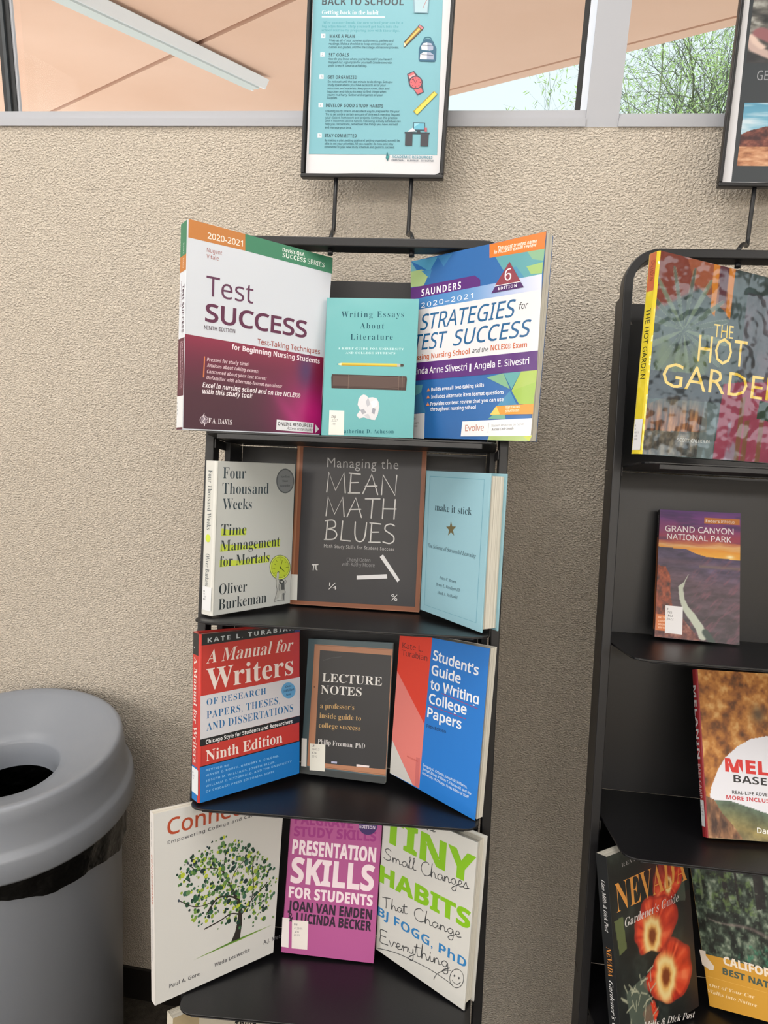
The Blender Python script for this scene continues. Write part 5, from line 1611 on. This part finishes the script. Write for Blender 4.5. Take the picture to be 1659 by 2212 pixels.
# sign holders: back-lit by nothing, two wire rods up from the stand's top bar, a thin black frame
def holder(M, top, key, rods, label, plabel, lean=7, w=.228, h=.292):
    D = PRINTS[key]
    o = up(D['o'])
    x, y = Vector(D['x']), Vector(D['y'])
    n = x.cross(y)
    F = Matrix(((x.x, y.x, n.x, o.x), (x.y, y.y, n.y, o.y), (x.z, y.z, n.z, o.z), (0, 0, 0, 1)))
    root = empty('sign_holder', F, label, 'sign holder')
    mb = MB()
    t = .0062
    mb.box((0, 0, -.012), (w, t, .002), M_BLACK)
    mb.box((0, h - t, -.012), (w, h, .002), M_BLACK)
    mb.box((0, t, -.012), (t * .75, h - t, .002), M_BLACK)
    mb.box((w - t * .75, t, -.012), (w, h - t, .002), M_BLACK)
    mb.build('frame', root, .0014)
    mb = MB()
    mb.box((t * .7, t * .9, -.0115), (w - t * .7, h - t * .9, -.0085), M_BLACK2)
    mb.build('back_plate', root)
    Fi = F.inverted()
    for rx, px in rods:
        a = M @ Vector((rx, -.076, top - .0215))
        b0 = M @ Vector((rx, -.076, top + .0006))
        b = M @ Vector((rx, -.076, top + .005))
        e = F @ Vector((px, .0005, -.005))
        e2 = F @ Vector((px, -.010 - .075, -.005))
        pts = [b0, b]
        for k in range(1, 8):
            s = k / 8
            pts.append(b.lerp(e2, s) + Vector((0, 0, .006 * math.sin(math.pi * s))))
        pts += [e2 + Vector((0, 0, .002)), e2.lerp(e, .25), e2.lerp(e, .6), e]
        mb = MB()
        mb.tube([Fi @ q for q in pts], .0032, M_BLACK, 10)
        mb.build('rod', root)
        mb = MB()
        mb.tube([Fi @ a, Fi @ (M @ Vector((rx, -.076, top - .0138)))], .0042, M_BLACK, 10)
        mb.build('rod_nut', root)
    # the printed sheet
    p = empty('poster', F @ Matrix.Translation((0, 0, -.006)), plabel, 'poster')
    mb = MB()
    e = .0068
    pts = []
    N = 24
    zc = lambda u: .0010 + .0035 * math.exp(-((u - .0) / .03) ** 2) + .0012 * math.sin(u * 9)
    top_, bot = h - .0072, e
    for i in range(N + 1):
        u = i / N
        xx = e + (w - 2 * e) * u
        yb_ = bot + .0022 * math.sin(u * 3.1) + (.004 * max(0, (u - .96) / .04))
        pts += [(xx, yb_, .0002), (xx, top_, .0002)]
    f = [(2 * i, 2 * i + 2, 2 * i + 3, 2 * i + 1) for i in range(N)]
    mb.add(pts, f, mat('poster_paper', D['base'], .55))
    sh = mb.build('sheet', p)
    return root, p, D, sh



PAPER = {'rough': 0.45, 'bump': ('wave', 10.0, 0.25, 0.003)}


def clip_items(D, w, h, e=.0069):
    """cuts everything printed at the sheet's edges"""
    out = []
    x1, y1 = (w - e) * 1000, (h - .0073) * 1000
    for it in D['items']:
        it = list(it)
        if it[0] == 'p':
            q = it[2]
            it[2] = [min(max(v, e * 1000), x1) if i % 2 == 0 else min(v, y1) for i, v in enumerate(q)]
            xs = it[2][::2]; ys = it[2][1::2]
            if max(xs) - min(xs) < .2 or max(ys) - min(ys) < .05: continue
        out.append(it)
    return out


for M_, top_, key, rods, lab, plab in (
        (ML, .2562, 'poster1', ((-.060, .057), (.060, .178)), 'black wire sign holder on the middle stand, holding the blue poster', 'pale blue study tips poster with numbered headings above the middle stand'),
        (MR, .2758, 'poster2', ((-.062, .053), (.062, .174)), 'black wire sign holder on the right stand, holding the dark poster', 'dark poster with desert photographs above the right stand')):
    root_, p_, D_, sh_ = holder(M_, top_, key, rods, lab, plab)
    D2 = dict(D_)
    D2['items'] = clip_items(D_, .228, .292)
    if key == 'poster2':
        D2['items'] = []
        q1, q2 = D_['items'][1][2], D_['items'][2][2]
        pan = D_['items'][0][2]
        mb = MB()
        xl0, xl1 = pan[6], pan[0]
        L_ = lambda y: pan[6] + (pan[0] - pan[6]) * (y - pan[7]) / (pan[1] - pan[7])
        mb.poly([local_conv(L_(pan[7]), pan[7], .3), local_conv(220, pan[7], .3), local_conv(220, 284, .3), local_conv(L_(284), 284, .3)], ink('#30363B', PAPER))
        ob = mb.build('dark_panel', p_)
        for v in ob.data.vertices: v.co.z = .0004
        for q, art in ((q1, 'bones'), (q2, 'redrock')):
            xl, yb = q[6], q[7]
            yt = min(q[1], 282)
            xr = 214
            art_panel('photograph', art, [xl, yt, xr, yt, xr, yb, xl, yb], 110, 90, .0005, p_, PAPER)
        D2['items'] = [list(D_['items'][3])]
        t = D2['items'][0]
        s_ = min(1.0, (212 - t[4]) / (t[6] - t[4]))
        t[6] = t[4] + (t[6] - t[4]) * s_
        D2['items'] = [t]
    print_items(p_, D2, PAPER, .0006, 'printed_text')

# ------------------------------------------------------------------ books
BOARD = {}
M_PAGES = bpy.data.materials.new('page_edges')
M_PAGES.use_nodes = True
_nt = M_PAGES.node_tree
_b = _nt.nodes['Principled BSDF']
_b.inputs['Roughness'].default_value = .85
_tc = _nt.nodes.new('ShaderNodeTexCoord')
_mp = _nt.nodes.new('ShaderNodeMapping')
_mp.inputs['Scale'].default_value = (3, 3, 1400)
_n = _nt.nodes.new('ShaderNodeTexNoise')
_n.inputs['Scale'].default_value = 1.0
_n.inputs['Detail'].default_value = 2
_r = _nt.nodes.new('ShaderNodeValToRGB')
_r.color_ramp.elements[0].color = (*lin('#B4AEA0'), 1)
_r.color_ramp.elements[0].position = .3
_r.color_ramp.elements[1].color = (*lin('#E2DED2'), 1)
_r.color_ramp.elements[1].position = .6
_nt.links.new(_tc.outputs['Object'], _mp.inputs['Vector'])
_nt.links.new(_mp.outputs['Vector'], _n.inputs['Vector'])
_nt.links.new(_n.outputs['Fac'], _r.inputs['Fac'])
_nt.links.new(_r.outputs['Color'], _b.inputs['Base Color'])


def book(name, key, t, hard, label, gl, spine=None, back=None, name_='book', flare=0.0, edge=None):
    """cover plane z=0, book body behind it; t = thickness in m"""
    D = PRINTS[key]
    o, x, y = up(D['o']), Vector(D['x']), Vector(D['y'])
    y = (y - x * y.dot(x)).normalized()
    n = x.cross(y)
    F = Matrix(((x.x, y.x, n.x, o.x), (x.y, y.y, n.y, o.y), (x.z, y.z, n.z, o.z), (0, 0, 0, 1)))
    root = empty(name_, F, label, 'book')
    TL, TR, BR, BL = [np.array(p) / 1000 for p in D['c']]

    def Q(a, b):
        return BL * (1 - a) * (1 - b) + BR * a * (1 - b) + TR * a * b + TL * (1 - a) * b

    def quad(a0, a1, b0, b1):
        return [tuple(Q(a0, b0)), tuple(Q(a1, b0)), tuple(Q(a1, b1)), tuple(Q(a0, b1))]
    W = float(np.linalg.norm(BR - BL)); H = float(np.linalg.norm(TL - BL))
    base = ink(D['base'], gl)
    sp = spine or {}
    spcol = ink(sp.get('base', D['base']), gl)
    bkcol = ink(back or D['base'], gl)
    ct = .0026 if hard else .0004
    hinge = .007 / W if hard else 0.0
    mb = MB()
    mb.prism(quad(0, 1, 0, 1), -ct, 0, base)
    if edge:
        pass
    fc = mb.build('front_cover', root, .0006 if hard else 0)
    mb = MB()
    mb.prism(quad(0, 1, 0, 1), -t, -t + ct, bkcol)
    mb.build('back_cover', root, .0006 if hard else 0)
    ex = .0012 if hard else .0002
    mb = MB()
    if hard:       # slightly rounded back
        prof = [(0, 0), (-.0015, -.0012), (-.0026, -.004), (-.0026, -t + .004), (-.0015, -t + .0012), (0, -t), (.0012, -t), (.0012, 0)]
    else:
        prof = [(0, 0), (-.0004, -.0004), (-.0004, -t + .0004), (0, -t), (.0004, -t), (.0004, 0)]
    v = []
    for e in (0, 1):
        p = Q(0, e)
        v += [(p[0] + a, p[1], b) for a, b in prof]
    k = len(prof)
    mb.add(v, [(i, (i + 1) % k, k + (i + 1) % k, k + i) for i in range(k)] + [tuple(range(k - 1, -1, -1)), tuple(range(k, 2 * k))], spcol)
    so = mb.build('spine', root)
    i_ = .0035 if hard else .0004
    aR = 1 - (.004 if hard else .0004) / W
    mb = MB()
    q = quad(.001, aR, i_ / H, 1 - i_ / H)
    lo = [(*p, -t + ct + .0002) for p in q]
    hi = [(*p, -ct - .0002 - (flare if j in (1, 2) else 0)) for j, p in enumerate(q)]
    mb.add(lo + hi, [(3, 2, 1, 0), (4, 5, 6, 7), (0, 1, 5, 4), (1, 2, 6, 5), (2, 3, 7, 6), (3, 0, 4, 7)], M_PAGES)
    mb.build('page_block', root)
    D3 = dict(D)
    print_items(fc, D3, gl)
    # spine printing: s = 0 at the front edge .. t at the back, b = 0 bottom .. 1 top
    if sp.get('items'):
        mb = MB()
        lab = None
        off = .0028 if hard else .0005

        def sc(s, b, z):
            p = Q(0, b)
            return (p[0] - off - z, p[1], -s)
        mg = .004 if hard else .0004
        for j, it in enumerate(sp['items']):
            z = j * .00001
            if it[0] == 'band':
                _, col, b0, b1 = it
                mb.poly([sc(t - mg, b0, z), sc(mg, b0, z), sc(mg, b1, z), sc(t - mg, b1, z)], ink(col, gl))
            elif it[0] == 'disc':
                _, col, b0, s0, rr = it
                mb.poly([sc(s0 + rr * math.cos(u), b0 + rr * math.sin(u) / H, z) for u in [-q * math.pi / 8 for q in range(16)]], ink(col, gl))
            elif it[0] == 'lab':
                _, col, b0, b1, lines = it
                lab = MB()
                m = mat('label_paper', col, .6)
                a = [sc(t - mg, b0, .0001), sc(mg * .3, b0, .0001), sc(mg * .3, b1, .0001), sc(t - mg, b1, .0001)]
                lab.poly([(p[0] - .0001, p[1], p[2]) for p in a], m)
                for q_, ln in enumerate(lines):
                    yy = b1 - .02 - .017 * (q_ + 1)
                    put_text(lab, mat('label_type', '#55555A', .6), ln, 'B', 0, 0, min(len(ln) * .0016, t * .7), 0, .0021, 0, 1.0,
                             lambda xx, y2, zz, yy=yy: sc(t - mg - .002 - xx, yy + y2 / H, .0003))
            else:
                _, col, st, s, ba, bb, depth, cap = it    # reads downward from ba to bb
                L = (ba - bb) * H
                put_text(mb, ink(col, gl), s, st, 0, 0, L, 0, cap, 0, 1.0,
                         lambda xx, y2, zz, ba=ba, depth=depth, z=z: sc(depth - y2, ba - xx / H, z + .00001))
        if mb.f: mb.build('spine_print', so)
        if lab: lab.build('call_number_label', so)
    return root


SATIN = {'rough': 0.42, 'bump': ('wave', 9.0, 0.35, 0.004)}
SHINY = {'rough': 0.2, 'bump': ('wave', 11.0, 0.45, 0.004)}
FILM = {'rough': 0.12, 'bump': ('wave', 26.0, 1.0, 0.0045), 'coat': .5}
MATT = {'rough': 0.55, 'bump': ('wave', 9.0, 0.2, 0.003)}

book('b', 'test', .026, False, 'large white and maroon nursing test success paperback at the top left', SATIN,
     {'base': '#DFE4EC', 'items': [('band', '#37805E', .84, .999), ('band', '#C27A34', .765, .84), ('band', '#5A2236', .001, .445),
                                   ('txt', '#C8E0D0', 'B', 'Davis’s', .90, .85, .014, .004), ('txt', '#F0DCC8', 'B', '2020', .83, .78, .014, .005),
                                   ('txt', '#4A2A44', 'B', 'Test SUCCESS', .70, .47, .0135, .008), ('txt', '#8A6A78', 'S', 'NINTH EDITION', .72, .60, .020, .003),
                                   ('txt', '#D8B8C4', 'B', 'Test-Taking Techniques for', .43, .20, .009, .0035), ('txt', '#D8B8C4', 'B', 'Beginning Nursing Students', .43, .20, .016, .0035),
                                   ('lab', '#E4E6E8', .012, .165, ['RT', '55', 'N8', '20'])]})
book('b', 'essays', .011, False, 'turquoise literature essay paperback with pencil and crumpled paper picture', SHINY)
book('b', 'strat', .020, False, 'large blue, purple and green nursing strategies paperback at the top right of the middle stand', SHINY, flare=.002)
book('b', 'four', .0245, True, 'pale grey hardcover with yellow highlighted title and clock drawing', SATIN,
     {'base': '#D2D2CC', 'items': [('txt', '#5A6266', 'R', 'Four Thousand Weeks', .94, .555, .016, .0085), ('txt', '#5A6266', 'R', 'Oliver Burkeman', .40, .15, .016, .008),
                                   ('disc', '#C8D84A', .50, .0125, .0055), ('lab', '#DEE0E2', .03, .185, ['HD', '69', '.T54', 'B88'])]})
book('b', 'mean', .013, False, 'black chalkboard style maths study book with wooden frame border', SATIN)
book('b', 'stick', .030, True, 'light blue hardcover with small brown star and cream page edges', MATT, back='#92BCCA')
book('b', 'manual', .026, True, 'thick red, white and blue writers manual with black top band', SHINY,
     {'base': '#C43A34', 'items': [('band', '#20262A', .87, .999), ('band', '#1F74BE', .001, .205), ('txt', '#D8DCDC', 'B', 'TURABIAN', .915, .905, .019, .003),
                                   ('txt', '#EADCD6', 'SB', 'A Manual for Writers', .855, .225, .018, .0105), ('lab', '#DCE0E4', .045, .195, ['LB', '2369', '.T8'])]})
book('b', 'lecture', .009, False, 'small slate paperback with framed blackboard and gold and white lettering', SATIN)
book('b', 'guide', .017, False, 'blue, red and pink college papers guide paperback angled to the left', MATT, back='#D8D6D0', flare=.004)
book('b', 'conn', .0135, False, 'large white paperback with a green dotted tree on its cover', MATT,
     {'base': '#DAD6D2', 'items': [('txt', '#8A8A90', 'S', 'Gore  Leuwerke  Metz', .95, .82, .009, .003), ('txt', '#B8604A', 'B', 'CONNECTIONS', .78, .52, .009, .0042), ('txt', '#9A9AA0', 'S', 'Empowering College and Career Success', .50, .22, .009, .003)]})
book('b', 'pres', .011, False, 'magenta pink student presentation paperback with white lettering', MATT)
book('b', 'tiny', .026, True, 'white hardcover with green capitals and grey handwriting', MATT, back='#D0D0CC')
book('b', 'canyon', .009, False, 'small canyon guidebook with purple sunset and river photo', SATIN,
     {'base': '#1E1C24', 'items': [('band', '#B8683A', .06, .78), ('txt', '#B0A8B0', 'B', 'GRAND CANYON', .96, .80, .007, .0035)]})
book('b', 'hot', .021, True, 'glossy desert garden hardcover in crinkled clear film with yellow spine', FILM,
     {'base': '#D8C436', 'items': [('band', '#BC6644', .81, .999), ('band', '#D8C436', .001, .81), ('txt', '#6A3A30', 'S', 'CALHOUN', .96, .86, .013, .006),
                                   ('txt', '#3A3A20', 'M', 'THE HOT GARDEN', .725, .375, .014, .0085), ('lab', '#D6D6D8', .02, .175, ['S', 'B', '407.5', '.C35', '2009'])]})
book('b', 'melanin', .016, True, 'outdoor climbing book with orange rock photo and red spine', MATT,
     {'base': '#8A2026', 'items': [('txt', '#C8C4C4', 'B', 'MELANIN', .90, .45, .0125, .0085), ('txt', '#B89A9A', 'B', 'BASE CAMP', .42, .22, .0125, .0075), ('lab', '#C8CACC', .06, .21, ['GV', '191.6', '.W55', '2020'])]})
book('b', 'nevada', .019, False, 'black gardening paperback with orange-red cactus flowers, leaning sideways', SATIN,
     {'base': '#1C1E20', 'items': [('txt', '#D0D0D0', 'SI', 'Linn Mills & Dick Post', .87, .60, .0125, .0062), ('txt', '#D08A40', 'R', 'NEVADA', .52, .37, .013, .008), ('txt', '#D0D0D0', 'SI', 'Gardener’s Guide', .35, .03, .013, .0068)]})
book('b', 'calif', .018, False, 'nature walks paperback with forest photo over a mustard yellow panel', SATIN)


# books on the lowest visible shelf and at the right edge, placed straight from their stand
def plain_key(key, M, p, yaw, lean, w, h, base, items):
    R_ = M.to_3x3() @ Matrix.Rotation(math.radians(yaw), 3, 'Z') @ Matrix.Rotation(-math.radians(lean), 3, 'X')
    o = M @ Vector(p)
    PRINTS[key] = dict(o=[o.x, o.y, o.z - EYE], x=list(R_ @ Vector((1, 0, 0))), y=list(R_ @ Vector((0, 0, 1))),
                       c=[[0, h], [w, h], [w, 0], [0, 0]], base=base, items=items)


plain_key('done', ML, (-.215, -.155, -1.088), 42, 2, 153, 229, '#CFC8B8',
          [['p', '#B0A080', [0, 229, 40, 229, 30, 0, 0, 0]], ['t', '#1C1C1E', 'BI', 'Done', 82, 196, 138, 196, 20, 1], ['t', '#1C1C1E', 'BI', 'Getting Things', 40, 168, 140, 168, 18, 1]])
plain_key('living', ML, (-.068, -.05, -1.088), 0, 4, 140, 216, '#17181B',
          [['t', '#D8D8D4', 'S', 'LIVING', 22, 190, 112, 190, 16, 1.1]])
plain_key('green', MR, (.118, -.03, -.294), 12, 3, 74, 178, '#7E9A8C',
          [['p', '#B4BEB0', [0, 60, 74, 60, 74, 0, 0, 0]]])
book('b', 'done', .02, False, 'cream paperback with black lettering, only its top seen on the lowest shelf', MATT)
book('b', 'living', .012, False, 'black paperback with white capitals just showing on the lowest shelf', MATT)
book('b', 'green', .01, False, 'grey-green book at the far right beside the small canyon guidebook', MATT)

# ------------------------------------------------------------------ waste bin
BX, BY, BZ = -.860, 1.045, EYE - .80
M_BIN = mat('grey_plastic', '#858A93', 0.38, bump=('grain', 260.0, .15, .0006))
M_BAG = mat('black_bin_bag', '#050506', 0.35, bump=('wave', 45.0, .6, .008))
root = empty('waste_bin', Matrix.Translation((BX, BY, 0.004)), 'round grey plastic waste bin with funnel lid by the wall', 'waste bin')
mb = MB()
zb = BZ - .135
mb.lathe([(0, .002), (.155, .002), (.163, .008), (.196, zb - .03), (.197, zb - .02), (.193, zb - .02), (.160, .02), (0, .02)], M_BIN)
mb.build('body', root)
mb = MB()
T_ = BZ
mb.lathe([(.080, T_ - .105), (.083, T_ - .085), (.088, T_ - .060), (.092, T_ - .053), (.110, T_ - .046), (.150, T_ - .024), (.185, T_ - .006), (.197, T_ - .0005), (.203, T_ - .001),
          (.2065, T_ - .006), (.2085, T_ - .03), (.2115, T_ - .075), (.2155, T_ - .083), (.2205, T_ - .087), (.2225, T_ - .093), (.2235, T_ - .128), (.2215, T_ - .133), (.213, T_ - .133), (.213, T_ - .100), (.205, T_ - .08), (.200, T_ - .02), (.15, T_ - .034), (.094, T_ - .066), (.083, T_ - .105), (.080, T_ - .105)], M_BIN, 96)
mb.build('lid', root)
bag = MB()
n = 120
v, f = [], []
rnd = random.Random(3)
for i in range(9):
    for k in range(n):
        a = 2 * math.pi * k / n
        low = .078 + .018 * math.sin(a * 3 + 1.2) + .008 * math.sin(a * 7)
        z = T_ - .120 - low * i / 8
        r = .2045 - .0022 * i / 8 + .0016 * math.sin(a * 23 + i * .6) + .0008 * math.sin(a * 51 + i)
        v.append((r * math.cos(a), r * math.sin(a), z))
f = [(i * n + k, (i + 1) * n + k, (i + 1) * n + (k + 1) % n, i * n + (k + 1) % n) for i in range(8) for k in range(n)]
bag.add(v, f, M_BAG, True)
bag.lathe([(.204, T_ - .118), (.19, T_ - .116), (.187, T_ - .14), (.175, T_ - .45), (0, T_ - .5)], M_BAG)
b = bag.build('bin_bag')
b.location = (BX, BY, 0)
tag(b, 'black plastic liner folded over the rim of the grey bin', 'bin bag')
